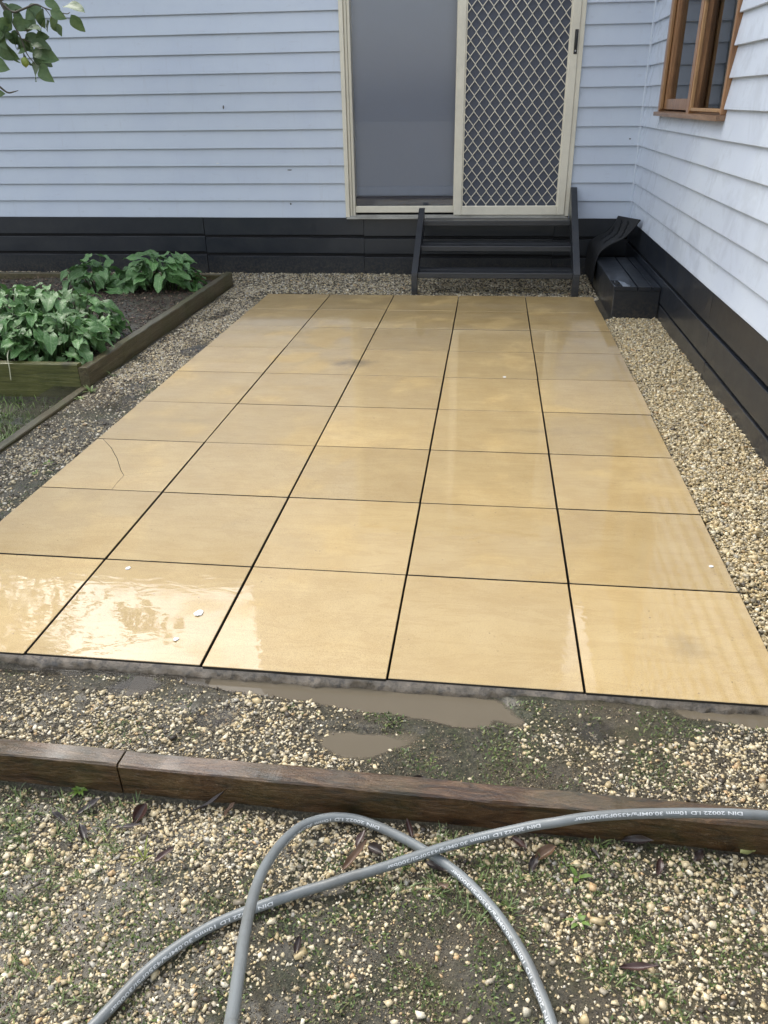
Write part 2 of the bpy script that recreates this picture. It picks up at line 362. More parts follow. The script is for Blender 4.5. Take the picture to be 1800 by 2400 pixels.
# rough mortar edge along the front
n = 420; V = []; F = []
for i in range(n + 1):
    x = -.03 + 2.56*i/n
    o = .009*mn.noise(Vector((x*8, 0, 0))) + .006*mn.noise(Vector((x*37, 2, 0)))
    hz = .007*mn.noise(Vector((x*14, 5, 0)))
    V += [(x, .0005, -.007), (x, -.003, -.009 + hz*.3), (x, -.008 + o*.7, -.018 + hz + .004*mn.noise(Vector((x*70, 1, 0)))), (x, -.014 + o*1.2, -.029 + hz + .005*mn.noise(Vector((x*55, 7, 0)))), (x, -.016 + o*1.3, -.075)]
for i in range(n):
    for j in range(4): F.append((i*5 + j, (i + 1)*5 + j, (i + 1)*5 + j + 1, i*5 + j + 1)[::-1])
mk('mortar_edge', V, F, MCO, patio, smooth=True)
def jit(a): return random.uniform(-a, a)
for r in range(9):
    for c in range(5):
        gx, gy = .0035, .0033
        x0, x1 = c*.5 + gx + jit(.001), c*.5 + .5 - gx + jit(.001); y0, y1 = r*.5 + gy + jit(.0008), r*.5 + .5 - gy + jit(.0008)
        if c == 0: x0 = jit(.002)
        if c == 4: x1 = 2.5 + jit(.004)
        if r == 0: y0 = jit(.003)
        tz = jit(.0007); ax, ay = jit(.0011), jit(.0011)
        def lift(vs): return [(x, y, z + tz + ax*(x - c*.5 - .25) + ay*(y - r*.5 - .25)) for (x, y, z) in vs]
        if (c, r) == (0, 2):   # the cracked one: three pieces that still lie together
            crack = [(.027, y1), (.108, 1.404), (.187, 1.29), (.253, 1.178), (.286, 1.132)]
            low = [(.286, 1.132), (.287, 1.09), (.290, 1.04), (.294, y0)]; rt = [(.286, 1.132), (.36, 1.165), (.43, 1.187), (x1, 1.212)]
            gpx = .0007; PP = Parts()
            for poly, off in (([(x0, y0)] + [(p[0] - gpx, p[1]) for p in low[::-1]] + [(p[0] - gpx*1.3, p[1] - gpx) for p in crack[::-1][1:-1]] + [(crack[0][0] - gpx, y1), (x0, y1)], 0),
                              ([(p[0] + gpx, p[1]) for p in low[::-1]] + [(p[0], p[1] - gpx*.35) for p in rt[1:]] + [(x1, y0)], 0),
                              ([(p[0] + gpx*1.3, p[1] + gpx) for p in crack] + [(p[0], p[1] + gpx*.35) for p in rt[1:]] + [(x1, y1)], .0)):
                m = len(poly); area = sum(poly[i][0]*poly[(i+1) % m][1] - poly[(i+1) % m][0]*poly[i][1] for i in range(m))
                if area < 0: poly = poly[::-1]
                vs = [(x, y, z + off) for z in (-.04, 0) for (x, y) in poly]
                PP.add(lift(vs), [tuple(range(m))[::-1], tuple(range(m, 2*m))] + [(i, (i + 1) % m, (i + 1) % m + m, i + m) for i in range(m)])
            pv = PP.obj('paver', MPV, patio); pv['label'] = 'cracked sandstone paver'
        else:
            v, f = cbox(x0, x1, y0, y1, -.04, 0, .0012); pv = mk('paver', lift(v), f, MPV, patio)
        pv.data.materials.append(MJO)
        for pg in pv.data.polygons:                 # sides are soil-stained below the arris
            if abs(pg.normal.z) < .3: pg.material_index = 1

# ------------------------------------------------------------------ the house
YW, XW = 5.517, 2.883
house = empty('weatherboard_house', (.5, YW, 0), 'pale blue-grey weatherboard house with charcoal timber plinth', 'house')
EX = .1384
def tilt(x): return .0045*(2.88 - x)
def board(a, b, z0, side, h=EX, seg=10):
    """one weatherboard: tapered section, bottom edge proud; side 'b' = back wall (a..b in x), 's' = side wall (a..b in y)"""
    prof = [(0, .0), (.0225, .0), (.0245, .0025), (.0235, .012), (.0045, h + .012), (0, h + .012)]
    V = []; F = []; m = len(prof); sd = random.random()*50
    for i in range(seg + 1):
        t = a + (b - a)*i/seg
        for (d, z) in prof:
            dd = d + (.0018*mn.noise(Vector((t*1.7, sd, z))) if d > 0 else 0); zz = z0 + z + .0016*mn.noise(Vector((t*1.1, sd, 9)))
            V.append((t, YW - dd, zz + tilt(t)) if side == 'b' else (XW - dd, t, zz))
    for i in range(seg):
        for j in range(m):
            q = (i*m + j, i*m + (j + 1) % m, (i + 1)*m + (j + 1) % m, (i + 1)*m + j)
            F.append(q[::-1] if side == 'b' else q)
    e = (tuple(range(m)), tuple(range(seg*m, seg*m + m))[::-1])
    F += [q if side == 'b' else q[::-1] for q in e]
    return mk('weatherboard', V, F, MS, house)
DL, DR, DT = .474, 2.358, 2.56            # door opening
WY0, WY1, WZ0, WZ1 = 3.045, 4.785, 1.212, 2.45   # window opening on the side wall
ZB = .427
NB = 22
for k in range(NB):
    z0 = ZB + k*EX + jit(.0012); top = z0 + EX
    if z0 < DT - .03:
        board(-7, DL - .002, z0, 'b', seg=30); board(DR + .002, XW - .012, z0, 'b', seg=4)
    else: board(-7, XW - .012, z0, 'b', seg=30)
    zs = z0 - .0005
    if top <= WZ0 + .02 or z0 >= WZ1: board(-3.5, YW - .012, zs, 's', seg=30)
    else:
        board(-3.5, WY0 - .002, zs, 's', seg=20); board(WY1 + .002, YW - .012, zs, 's', seg=6)
        if zs < WZ0: board(WY0 - .001, WY1 + .001, zs, 's', h=WZ0 - .010 - zs - .012, seg=6)
P = Parts(); P.box(XW - .032, XW - .001, YW - .032, YW - .001, ZB + .01, 3.45, .006); P.obj('corner_bead', MS, house)
# scuffs, chipped paint and a resting moth on the boards
MCP = mat_paint('chipped_to_primer', (.72, .73, .74, 1), .6); MSC = mat_paint('dark_scuff', (.10, .095, .09, 1), .7)
for (nm, x, z, wx, wz, mt) in [('scuff_mark', -.53, 1.305, .007, .018, MSC), ('chipped_paint', -.631, .881, .018, .006, MCP), ('scuff_mark', -.005, .823, .022, .005, MSC), ('scuff_mark', -.015, .553, .008, .010, MSC), ('chipped_paint', 2.788, 1.029, .009, .006, MSC)]:
    m = 11; V = []
    for dy in (0, -.0012):
        for i in range(m):
            a = 2*math.pi*i/m; rr = 1 if dy else 1.05; random.seed(i*7 + int(x*1000)); q = random.uniform(.6, 1.05)*rr
            zz = z + wz*q*math.sin(a); kz = ((zz - tilt(x) - ZB) % EX); V.append((x + wx*q*math.cos(a), YW - (.0235 - .0185*max(0, kz - .012)/EX) - .0012 + dy, zz))
    mk(nm, V, [tuple(range(m)), tuple(range(m, 2*m))] + [(i, (i+1) % m, (i+1) % m + m, i + m) for i in range(m)], mt, house)
random.seed(11)
# lining behind the boards and plinth
P = Parts(); P.box(-7, DL - .02, YW + .001, YW + .1, -.14, 3.48); P.box(DR + .02, 3.2, YW + .001, YW + .1, -.14, 3.48); P.box(DL - .02, DR + .02, YW + .001, YW + .1, DT, 3.48); P.box(DL - .02, DR + .02, YW + .001, YW + .1, -.14, .43)
P.box(XW + .001, XW + .09, -3.5, WY0 + .01, -.14, 3.43); P.box(XW + .001, XW + .09, WY1 - .01, YW, -.14, 3.43); P.box(XW + .001, XW + .09, WY0 + .01, WY1 - .01, -.14, WZ0); P.box(XW + .001, XW + .09, WY0 + .01, WY1 - .01, WZ1, 3.43)
P.obj('wall_lining', MDARK, house)
# dark rooms behind door and window
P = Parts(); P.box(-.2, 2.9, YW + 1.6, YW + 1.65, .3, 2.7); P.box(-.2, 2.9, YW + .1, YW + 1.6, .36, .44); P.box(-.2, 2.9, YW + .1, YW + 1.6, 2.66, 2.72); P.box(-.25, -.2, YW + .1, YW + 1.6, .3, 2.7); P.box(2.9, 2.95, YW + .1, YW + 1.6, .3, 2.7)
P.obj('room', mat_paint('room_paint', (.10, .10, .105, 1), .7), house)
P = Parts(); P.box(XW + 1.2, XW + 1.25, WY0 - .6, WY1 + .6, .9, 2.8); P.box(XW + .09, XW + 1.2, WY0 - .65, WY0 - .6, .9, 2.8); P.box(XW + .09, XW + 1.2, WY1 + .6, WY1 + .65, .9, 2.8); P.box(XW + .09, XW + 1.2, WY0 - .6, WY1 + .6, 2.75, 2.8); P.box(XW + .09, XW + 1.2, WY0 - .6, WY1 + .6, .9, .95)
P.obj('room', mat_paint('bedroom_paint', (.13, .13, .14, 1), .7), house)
# upper storey over the door, roofs and gutters (seen only as reflections in the wet pavers)
P = Parts(); P.box(-.76, 2.74, YW - .02, YW + 4, 3.42, 7.6); P.obj('upper_wall', MS, house)
MROOF = mat_paint('grey_roof_steel', (.12, .125, .13, 1), .45, (.2, .2, .2, 1), .4, .2)
P = Parts()
P.add([(-7.2, YW - .36, 3.24), (-.78, YW - .36, 3.24), (-.78, YW + 4, 5.0), (-7.2, YW + 4, 5.0), (-7.2, YW - .36, 3.20), (-.78, YW - .36, 3.20), (-.78, YW + 4, 4.9), (-7.2, YW + 4, 4.9)], [(0, 1, 2, 3), (7, 6, 5, 4), (0, 4, 5, 1), (1, 5, 6, 2), (2, 6, 7, 3), (3, 7, 4, 0)])
P.add([(XW - .03, -3.6, 3.44), (XW - .03, YW, 3.44), (XW + 4, YW, 5.0), (XW + 4, -3.6, 5.0), (XW - .03, -3.6, 3.40), (XW - .03, YW, 3.40), (XW + 4, YW, 4.9), (XW + 4, -3.6, 4.9)], [(3, 2, 1, 0), (4, 5, 6, 7), (0, 1, 5, 4), (1, 2, 6, 5), (2, 3, 7, 6), (3, 0, 4, 7)])
P.obj('roof', MROOF, house)
P = Parts(); P.box(-7.2, -.78, YW - .47, YW - .365, 3.14, 3.235, .01); P.obj('gutter', MCR, house)
P = Parts(); P.box(-7.2, -.78, YW - .36, YW - .02, 3.15, 3.165, .003); P.obj('soffit', MS, house)
# plinth boards, each its own, with open gaps between rows and butt joints
rows_b = [(.290, .436), (.136, .266), (-.06, .110)]
for (z0, z1) in rows_b:
    for (a, b) in ((-7, -3.4), (-3.394, -.822), (-.816, .62), (.624, 2.25), (2.254, XW - .004)):
        dz = tilt((a + b)/2) - .006; zt = z1 + dz
        v, f = timber(((a), YW - .012, z0 + dz + jit(.002)), ((b), YW - .012, z0 + dz + jit(.002)), .022, z1 - z0, 14, .0025, .0012, seed=a + z0)
        mk('plinth_board', v, f, MCH, house)
rows_s = [(.268, .428, ((-3.5, -.4), (-.396, 2.648), (2.652, 5.49))), (.098, .246, ((-3.5, .2), (.204, 2.606), (2.611, 5.49))), (-.09, .082, ((-3.5, .2), (.204, 2.583), (2.588, 5.49)))]
for (z0, z1, segs) in rows_s:
    for (a, b) in segs:
        v, f = timber((XW - .012, a, z0 + jit(.002)), (XW - .012, b, z0 + jit(.002)), .022, z1 - z0, 16, .0025, .0012, seed=a + z0 + 5)
        mk('plinth_board', v, f, MCH, house)

# sliding door: outer frame is the part, everything else its pieces
YD = YW - .03
P = Parts()
P.box(DL, DL + .034, YD - .02, YW + .09, .447, DT); P.box(DL + .036, DL + .056, YD, YW + .09, .447, DT); P.box(DL + .058, DL + .080, YD + .012, YW + .09, .447, DT)
P.box(2.322, DR, YD - .012, YW + .09, .452, DT); P.box(DL + .03, DR - .01, YD - .018, YW + .09, DT - .06, DT + .004)
door = P.obj('sliding_door', MCR, house)
P = Parts(); P.box(DL + .01, DR - .008, YD - .05, YW + .08, .434, .4465, .002); P.box(DL + .034, 2.33, YD - .012, YD - .006, .4465, .459, .001); P.box(DL + .034, 2.33, YD + .02, YD + .026, .4465, .462, .001)
P.obj('sill_track', mat_paint('worn_cream_aluminium', (.42, .41, .37, 1), .35, (.12, .11, .09, 1), .7, .1), door)
P = Parts(); P.box(DL + .081, 1.402, YD + .022, YD + .05, .478, .532, .004); P.box(1.392, 1.44, YD + .024, YD + .052, .478, DT - .06, .004); P.box(DL + .081, 1.402, YD + .022, YD + .05, DT - .12, DT - .061, .004)
P.obj('fixed_panel_frame', MCR, door)
P = Parts(); P.box(DL + .078, 1.41, YD + .034, YD + .040, .53, DT - .11, .001); P.obj('door_pane', MGL, door)
MBL = mat_paint('grey_blue_blind_fabric', (.46, .51, .59, 1), .8, (.42, .47, .55, 1), .3, .05)
P = Parts(); P.box(DL + .05, 1.50, YD + .125, YD + .128, .60, DT - .05, .001); bl = P.obj('roller_blind', MBL, door)
P = Parts(); P.box(DL + .05, 1.50, YD + .117, YD + .135, .605, .68, .004); P.obj('blind_bottom_bar', mat_paint('blind_bar', (.47, .54, .65, 1), .5), door)
# security screen
x0, x1, zb, zt = 1.400, 2.321, .462, DT - .065; fw = .066; ys0, ys1 = YD - .022, YD + .004
P = Parts(); P.box(x0, x0 + fw, ys0, ys1, zb, zt, .005); P.box(x1 - fw, x1, ys0 + .0006, ys1, zb, zt, .005)
P.box(x0 + fw - .002, x1 - fw + .002, ys0 + .0012, ys1 - .001, zb + .0005, zb + .073, .005); P.box(x0 + fw - .002, x1 - fw + .002, ys0 + .0012, ys1 - .001, zt - .073, zt, .005)
# inner bead
P.box(x0 + fw, x0 + fw + .008, ys0 + .008, ys1 - .002, zb + .073, zt - .073, .001); P.box(x1 - fw - .008, x1 - fw, ys0 + .008, ys1 - .002, zb + .073, zt - .073, .001)
P.obj('screen_door_frame', MCR, door)
gx0, gx1, gz0, gz1 = x0 + fw, x1 - fw, zb + .073, zt - .073; ph = .0835; pz = .108
k = 0; xc = 1.543 - ph*.75
while xc - .02 < gx1:
    sgn = 1 if k % 2 == 0 else -1; pts = []; z = gz0
    while z <= gz1 + 1e-6:
        u = (z - .544)/pz*2*math.pi; wv = max(-1, min(1, 1.22*2/math.pi*math.asin(max(-1, min(1, math.cos(u))))))
        xx = xc + sgn*wv*(ph/4 - .0016); pts.append((xx, z)); z += pz/16
    run = [[]]
    for (xx, zz) in pts:
        if gx0 - .004 < xx < gx1 + .004: run[-1].append((xx, zz))
        elif run[-1]: run.append([])
    PS = Parts()
    for rn in run:
        if len(rn) < 2: continue
        m = len(rn); V = []; F = []
        for i, (xx, zz) in enumerate(rn):
            a = rn[max(i-1, 0)]; b = rn[min(i+1, m-1)]; L = math.hypot(b[0]-a[0], b[1]-a[1]); nxx, nzz = (b[1]-a[1])/L*.0029, -(b[0]-a[0])/L*.0029
            for (s, dy) in ((1, -.004), (-1, -.004), (-1, .004), (1, .004)): V.append((xx + s*nxx, YD - .008 + dy, zz + s*nzz))
        for i in range(m - 1):
            for j in range(4): F.append((i*4 + j, i*4 + (j+1) % 4, i*4 + 4 + (j+1) % 4, i*4 + 4 + j))
        F += [(0, 1, 2, 3)[::-1], (m*4-4, m*4-3, m*4-2, m*4-1)]
        PS.add(V, F)
    if PS.v: PS.obj('grille_strand', MCR, door)
    xc += ph/2; k += 1
P = Parts(); P.box(gx0 - .003, gx1 + .003, YD + .0045, YD + .0065, gz0 - .003, gz1 + .003, .0004)
M = Mat('flyscreen_mesh'); pz_ = M.coord(world=True); M.set(Base_Color=M.mix(M.noise(pz_, 3, 4), (.088, .098, .128, 1), (.112, .124, .158, 1)), Roughness=.6, Specular_IOR_Level=.2)
P.obj('insect_screen', M.m, door)
# handle: slim black pull on a backing plate with a silver key barrel
MBK = mat_paint('black_plastic', (.012, .012, .013, 1), .35); P = Parts(); hx = 2.300
P.box(hx - .013, hx + .013, ys0 - .006, ys0 + .001, 1.622, 1.784, .005)
P.add(*tube(catmull([(hx, ys0 - .004, 1.768), (hx - .001, ys0 - .026, 1.745), (hx - .001, ys0 - .03, 1.70), (hx, ys0 - .024, 1.665), (hx, ys0 - .004, 1.655)], 5), .007, 8))
hd = P.obj('handle', MBK, door)
P = Parts(); P.add(*tube([(hx, ys0 - .005, 1.643), (hx, ys0 - .012, 1.643)], .006, 12)); P.obj('key_barrel', mat_paint('steel', (.5, .5, .5, 1), .3), door)
def text_mesh(body, size):
    c = bpy.data.curves.new('lettering', 'FONT'); c.body = body; c.size = size; c.resolution_u = 3; c.offset = .018*size
    o = link(bpy.data.objects.new('lettering', c)); dg = bpy.context.evaluated_depsgraph_get()
    me = bpy.data.meshes.new_from_object(o.evaluated_get(dg)); bpy.data.objects.remove(o); bpy.data.curves.remove(c)
    b = bmesh.new(); b.from_mesh(me); bpy.data.meshes.remove(me)
    for i in range(-1, 9): bmesh.ops.bisect_plane(b, geom=b.verts[:] + b.edges[:] + b.faces[:], plane_co=(0, size*i*.1, 0), plane_no=(0, 1, 0))
    b.verts.index_update(); V = [tuple(v.co) for v in b.verts]; F = [tuple(v.index for v in f.verts) for f in b.faces]; b.free(); return V, F
P = Parts(); P.box(DL + .079, 1.41, YD + .07, YD + .10, .50, .600, .003); P.obj('dim_gap_strip', mat_paint('dim_gap_grey', (.13, .14, .165, 1), .5), door)  # added strip; its grey stands for the dim interior showing below the blind

# timber window on the side wall
WSC = (6, .35, 6)
MTW = mat_wood('oiled_cedar', [(.3, (.17, .080, .034)), (.5, (.30, .150, .064)), (.7, (.41, .22, .10))], (5, 5, .5), .4, 0, .35, 7, .25)
MTG = mat_wood('golden_timber_bead', [(.3, (.26, .14, .06)), (.5, (.36, .21, .095)), (.7, (.42, .26, .13))], (5, 5, .5), .45, 0, .2, 7, .2)
P = Parts(); xo, xi = XW - .038, XW + .088
P.box(xo, xi, WY1 - .055, WY1, WZ0 + .02, WZ1); P.box(xo + .004, xi, WY0, WY0 + .035, WZ0 + .02, WZ1); P.box(xo, xi, WY0, WY1, WZ1 - .05, WZ1 + .003)
P.box(xo - .004, xi, 3.775, 3.845, WZ0 + .012, WZ1 - .05)
win = P.obj('window', MTW, house)
P = Parts(); P.add([(xo - .022, WY0 - .02, WZ0 - .008), (xo - .022, WY1 + .02, WZ0 - .008), (xi, WY1 - .002, WZ0 - .008), (xi, WY0 + .002, WZ0 - .008), (xo - .022, WY0 - .02, WZ0 + .016), (xo - .022, WY1 + .02, WZ0 + .016), (xi, WY1 - .002, WZ0 + .03), (xi, WY0 + .002, WZ0 + .03)], [(0, 1, 2, 3), (7, 6, 5, 4), (0, 4, 5, 1), (1, 5, 6, 2), (2, 6, 7, 3), (3, 7, 4, 0)][0:])
P.obj('sill', mat_wood('weathered_sill', [(.3, (.11, .06, .03)), (.5, (.24, .14, .08)), (.7, (.34, .22, .14))], (5, .5, 5), .5, 0, .3, 7, .4), win)
P = Parts(); sx0, sx1 = XW - .012, XW + .03
P.box(sx0, sx1, WY1 - .125, WY1 - .057, WZ0 + .032, WZ1 - .055); P.box(sx0, sx1, 3.847, 3.90, WZ0 + .032, WZ1 - .055); P.box(sx0 + .001, sx1, 3.90, WY1 - .125, WZ0 + .0315, WZ0 + .095); P.box(sx0 + .001, sx1, 3.90, WY1 - .125, WZ1 - .115, WZ1 - .056)
P.obj('sash', MTW, win)
for q in ((xo + .002, xo + .022, WY1 - .075, WY1 - .0555, WZ0 + .033, WZ1 - .052), (xo - .001, xo + .018, 3.752, 3.774, WZ0 + .03, WZ1 - .052), (xo + .002, xo + .022, WY0 + .036, 3.7515, WZ0 + .0305, WZ0 + .048)):
    P = Parts(); P.box(*q); P.obj('glazing_bead', MTG, win)
for (a, b, z0) in ((3.895, WY1 - .12, WZ0 + .09), (WY0 + .03, 3.78, WZ0 + .04)):
    P = Parts(); P.box(XW + .012, XW + .018, a, b, z0, WZ1 - .06, .001); P.obj('pane', MGL, win)

# ------------------------------------------------------------------ timber steps
steps = empty('timber_steps', (1.76, 4.9, -.04), 'charcoal painted open timber steps of three treads below sliding door', 'steps')
for (xa, xb, ye, ze) in ((1.120, 1.166, 5.30, .535), (2.356, 2.406, 5.468, .675)):
    P = Parts(); P.box(xa, xb, 4.628, 4.70, -.06, .128, .003); P.obj('post', MSTEP, steps)
    dy, dz = ye - 4.632, ze - .135; L = math.hypot(dy, dz); nyy, nzz = dz/L*.125, -dy/L*.125
    prof = [(4.632, .1285), (4.632, .137), (ye, ze), (ye + .05, ze), (ye + .05, ze - .16), (4.632 + .15, .1285)]
    V = [(x, y, z) for x in (xa + .001, xb + .001) for (y, z) in prof]; m = len(prof)
    mk('stringer', V, [tuple(range(m)), tuple(range(m, 2*m))[::-1]] + [(i, i + m, (i + 1) % m + m, (i + 1) % m) for i in range(m)], MSTEP, steps)
for i in range(3):
    y0 = 4.662 + .292*i; zt = .138 + .154*i
    for j in range(2):
        v, f = timber((1.168, y0 + .06 + .124*j, zt - .042), (2.355, y0 + .06 + .124*j, zt - .042 + jit(.001)), .118, .042, 12, .004, .0012, seed=i*3 + j)
        mk('tread_board', v, f, MSTEP, steps)

# ------------------------------------------------------------------ low box bench against the side wall
bench = empty('box_bench', (2.7, 4.5, -.04), 'low charcoal timber box bench with slatted top against plinth wall', 'bench')
P = Parts(); P.box(2.558, 2.857, 3.892, 3.911, -.08, .176); P.obj('end_panel', MCH, bench)
P = Parts(); P.box(2.5585, 2.577, 3.9115, 5.02, -.08, .1755); P.obj('side_panel', MCH, bench)
P = Parts(); P.box(2.5785, 2.856, 5.00, 5.02, -.08, .1755); P.obj('end_panel', MCH, bench)
for (a, b) in ((2.553, 2.704), (2.712, 2.798), (2.803, 2.857)):
    v, f = timber(((a + b)/2, 3.887, .177), ((a + b)/2, 5.022, .177 + jit(.001)), b - a, .024, 14, .003, .0012, seed=a*9)
    mk('top_slat', v, f, MCH, bench)
P = Parts()
poly = [(2.5565, 3.891), (2.655, 3.891), (2.668, 3.93), (2.645, 3.985), (2.64, 4.03), (2.605, 4.09), (2.5565, 4.10)]
m = len(poly); P.add([(x, y, z) for z in (.2005, .2028) for (x, y) in poly], [tuple(range(m))[::-1], tuple(range(m, 2*m))] + [(i, (i+1) % m, (i+1) % m + m, i + m) for i in range(m)])
Mw = Mat('rain_water_film'); Mw.set(Base_Color=(.02, .022, .026, 1), Roughness=.02, IOR=1.33, Coat_Weight=1, Coat_IOR=1.7, Coat_Roughness=.02); wf = P.obj('water_film', Mw.m, bench); wf['label'] = 'film of rain water on the slat'

# ------------------------------------------------------------------ curled rubber mat behind the bench
prof = catmull([(2.535, .02), (2.538, .12), (2.548, .20), (2.572, .262), (2.635, .315), (2.735, .365), (2.795, .432), (2.842, .497)] and [(a, 0, b) for (a, b) in [(2.535, .02), (2.538, .12), (2.548, .20), (2.572, .262), (2.635, .315), (2.735, .365), (2.795, .432), (2.842, .497)]], 5)
N = len(prof); K = 16; V = []; F = []
for i, p in enumerate(prof):
    s = i/(N - 1)
    for j in range(K + 1):
        t = j/K; y = 4.86 + (.58 - .12*max(0, s - .5))*t
        x = p.x - .075*t*s*s*1.2; z = p.z - .035*t*s
        V.append((x, y, z))
NV = len(V); tn = .007
V += [(x - tn*.7, y, z + tn*.7) for (x, y, z) in V]
holes = set()
for i in range(N - 1):
    for j in range(K):
        a = i*(K+1) + j; q = (a, a + 1, a + K + 2, a + K + 1)
        if i > N*.5 and 1 < j < K - 2 and i < N - 3 and ((i//2*3 + j*2) % 5 == 0): holes.add((i, j)); continue
        F.append(q); F.append(tuple(k + NV for k in q[::-1]))
def edge(a, b): F.append((a, a + NV, b + NV, b))
for i in range(N - 1): edge(i*(K+1) + K + 0, (i+1)*(K+1) + K); edge((i+1)*(K+1), i*(K+1))
for j in range(K): edge(j, j + 1); edge((N-1)*(K+1) + j + 1, (N-1)*(K+1) + j)
mat_ = mk('rubber_doormat', V, F, mat_paint('black_rubber', (.007, .008, .010, 1), .75, (.012, .012, .012, 1), .4, .3), smooth=True)
tag(mat_, 'curled black rubber mat with cut-out pattern leaning in wall corner', 'doormat')

# ------------------------------------------------------------------ timber edging and raised bed
MSL = mat_wood('wet_brown_sleeper', [(.34, (.014, .006, .002)), (.46, (.058, .025, .008)), (.57, (.105, .052, .020)), (.70, (.19, .115, .062))], (1.6, 7, 7), .34, .35, .9, 6, 1.0)
MBX = mat_wood('wet_green_brown_plank', [(.28, (.03, .022, .010)), (.5, (.085, .065, .030)), (.75, (.15, .12, .065))], (6, .4, 6), .42, .5, .4, 7, .7)
MBF = mat_wood('mossy_green_plank', [(.28, (.035, .035, .010)), (.5, (.095, .095, .022)), (.75, (.19, .18, .07))], (.45, 6, 6), .42, .75, .4, 7, .7)
def single(name, vf, mat, label, cat, group=None):
    return tag(mk(name, vf[0], vf[1], mat), label, cat, group)
single('timber_sleeper', timber((-.6, -.352, -.10), (.942, -.3625, -.10), .05, .127, 200, .004, .0022, chip=.009, seed=3), MSL, 'short wet brown garden sleeper at the left of the butt joint', 'sleeper', 'sleepers edging the gravel')
single('timber_sleeper', timber((.9455, -.3625, -.10), (3.3, -.376, -.107), .05, .124, 300, .004, .0022, chip=.010, seed=8), MSL, 'long wet brown garden sleeper crossed by the hose', 'sleeper', 'sleepers edging the gravel')
single('timber_edging', timber((-.43, -1.2, -.16), (-.432, 2.25, -.16), .05, .141, 60, .004, .002, seed=5), MBX, 'low grey-brown timber edging between grass patch and gravel path', 'edging')
bed = empty('raised_garden_bed', (-1.7, 3.6, -.05), 'raised garden bed of weathered timber planks filled with bark mulch', 'garden bed')
def plank(vf, mat): return mk('plank', vf[0], vf[1], mat, bed)
plank(timber((-.447, 2.29, -.14), (-.445, 4.93, -.13), .052, .213, 40, .004, .0025, seed=11), MBX)
plank(timber((-3.2, 2.314, -.16), (-.4745, 2.314, -.155), .048, .245, 40, .004, .0025, seed=14), MBF)
plank(timber((-3.2, 4.905, -.13), (-.4735, 4.905, -.13), .048, .20, 40, .004, .0025, seed=17), MBX)
plank(timber((-3.225, 2.29, -.16), (-3.225, 4.93, -.13), .048, .22, 20, .004, .0025, seed=19), MBX)
def soilz(x, y): return .022 + .03*(fbm(x, y, 2.2, 61) - .5) + .012*(vnoise(x, y, 9, 63) - .5)
gx = np.linspace(-3.2, -.472, 110); gy = np.linspace(2.336, 4.882, 100); GX, GY = np.meshgrid(gx, gy)
I = np.arange(GX.size).reshape(GX.shape); FQ = np.stack([I[:-1, :-1], I[:-1, 1:], I[1:, 1:], I[1:, :-1]], -1).reshape(-1, 4)
sb = big('garden_soil', np.stack([GX, GY, soilz(GX, GY)], -1).reshape(-1, 3), FQ, MGR, colors=np.stack([0*GX + .1, 0*GX, 0*GX], -1).reshape(-1, 3), smooth=True); sb['kind'] = 'structure'

# ------------------------------------------------------------------ scattered stuff, straight from numpy
def rotmats(n):
    q = rng.normal(size=(n, 4)); q /= np.linalg.norm(q, axis=1)[:, None]; a, b, c, d = q.T
    return np.stack([1-2*(c*c+d*d), 2*(b*c-a*d), 2*(b*d+a*c), 2*(b*c+a*d), 1-2*(b*b+d*d), 2*(c*d-a*b), 2*(b*d-a*c), 2*(c*d+a*b), 1-2*(b*b+c*c)], -1).reshape(n, 3, 3)
_p = (1 + 5**.5)/2
ICO = np.array([(-1, _p, 0), (1, _p, 0), (-1, -_p, 0), (1, -_p, 0), (0, -1, _p), (0, 1, _p), (0, -1, -_p), (0, 1, -_p), (_p, 0, -1), (_p, 0, 1), (-_p, 0, -1), (-_p, 0, 1)]) / 1.9
ICF = np.array([(0,11,5),(0,5,1),(0,1,7),(0,7,10),(0,10,11),(1,5,9),(5,11,4),(11,10,2),(10,7,6),(7,1,8),(3,9,4),(3,4,2),(3,2,6),(3,6,8),(3,8,9),(4,9,5),(2,4,11),(6,2,10),(8,6,7),(9,8,1)])
VARS = np.stack([(ICO*(1 + rng.uniform(-.38, .30, (12, 1))) + rng.uniform(-.12, .12, (12, 3)))*np.array([rng.uniform(1, 1.25), rng.uniform(.6, .95), rng.uniform(.45, .8)]) for _ in range(40)])
CUB = np.array([(-1,-1,-1),(1,-1,-1),(1,1,-1),(-1,1,-1),(-1,-1,1),(1,-1,1),(1,1,1),(-1,1,1)])*.72
CUF = np.array([(0,2,1),(0,3,2),(4,5,6),(4,6,7),(0,1,5),(0,5,4),(1,2,6),(1,6,5),(2,3,7),(2,7,6),(3,0,4),(3,4,7)])
VARC = np.stack([(CUB*rng.uniform(.45, 1.1, (8, 1)) + rng.uniform(-.2, .2, (8, 3)))*np.array([rng.uniform(1, 1.35), rng.uniform(.65, 1), rng.uniform(.45, .8)]) for _ in range(60)])
PAL = np.array([(.62, .53, .35), (.69, .61, .45), (.56, .45, .26), (.51, .41, .25), (.75, .70, .57), (.40, .34, .23), (.47, .42, .33), (.28, .25, .19), (.55, .38, .21), (.45, .43, .38)])
PW = np.array([.22, .18, .14, .10, .09, .09, .07, .05, .025, .035]); PW /= PW.sum()
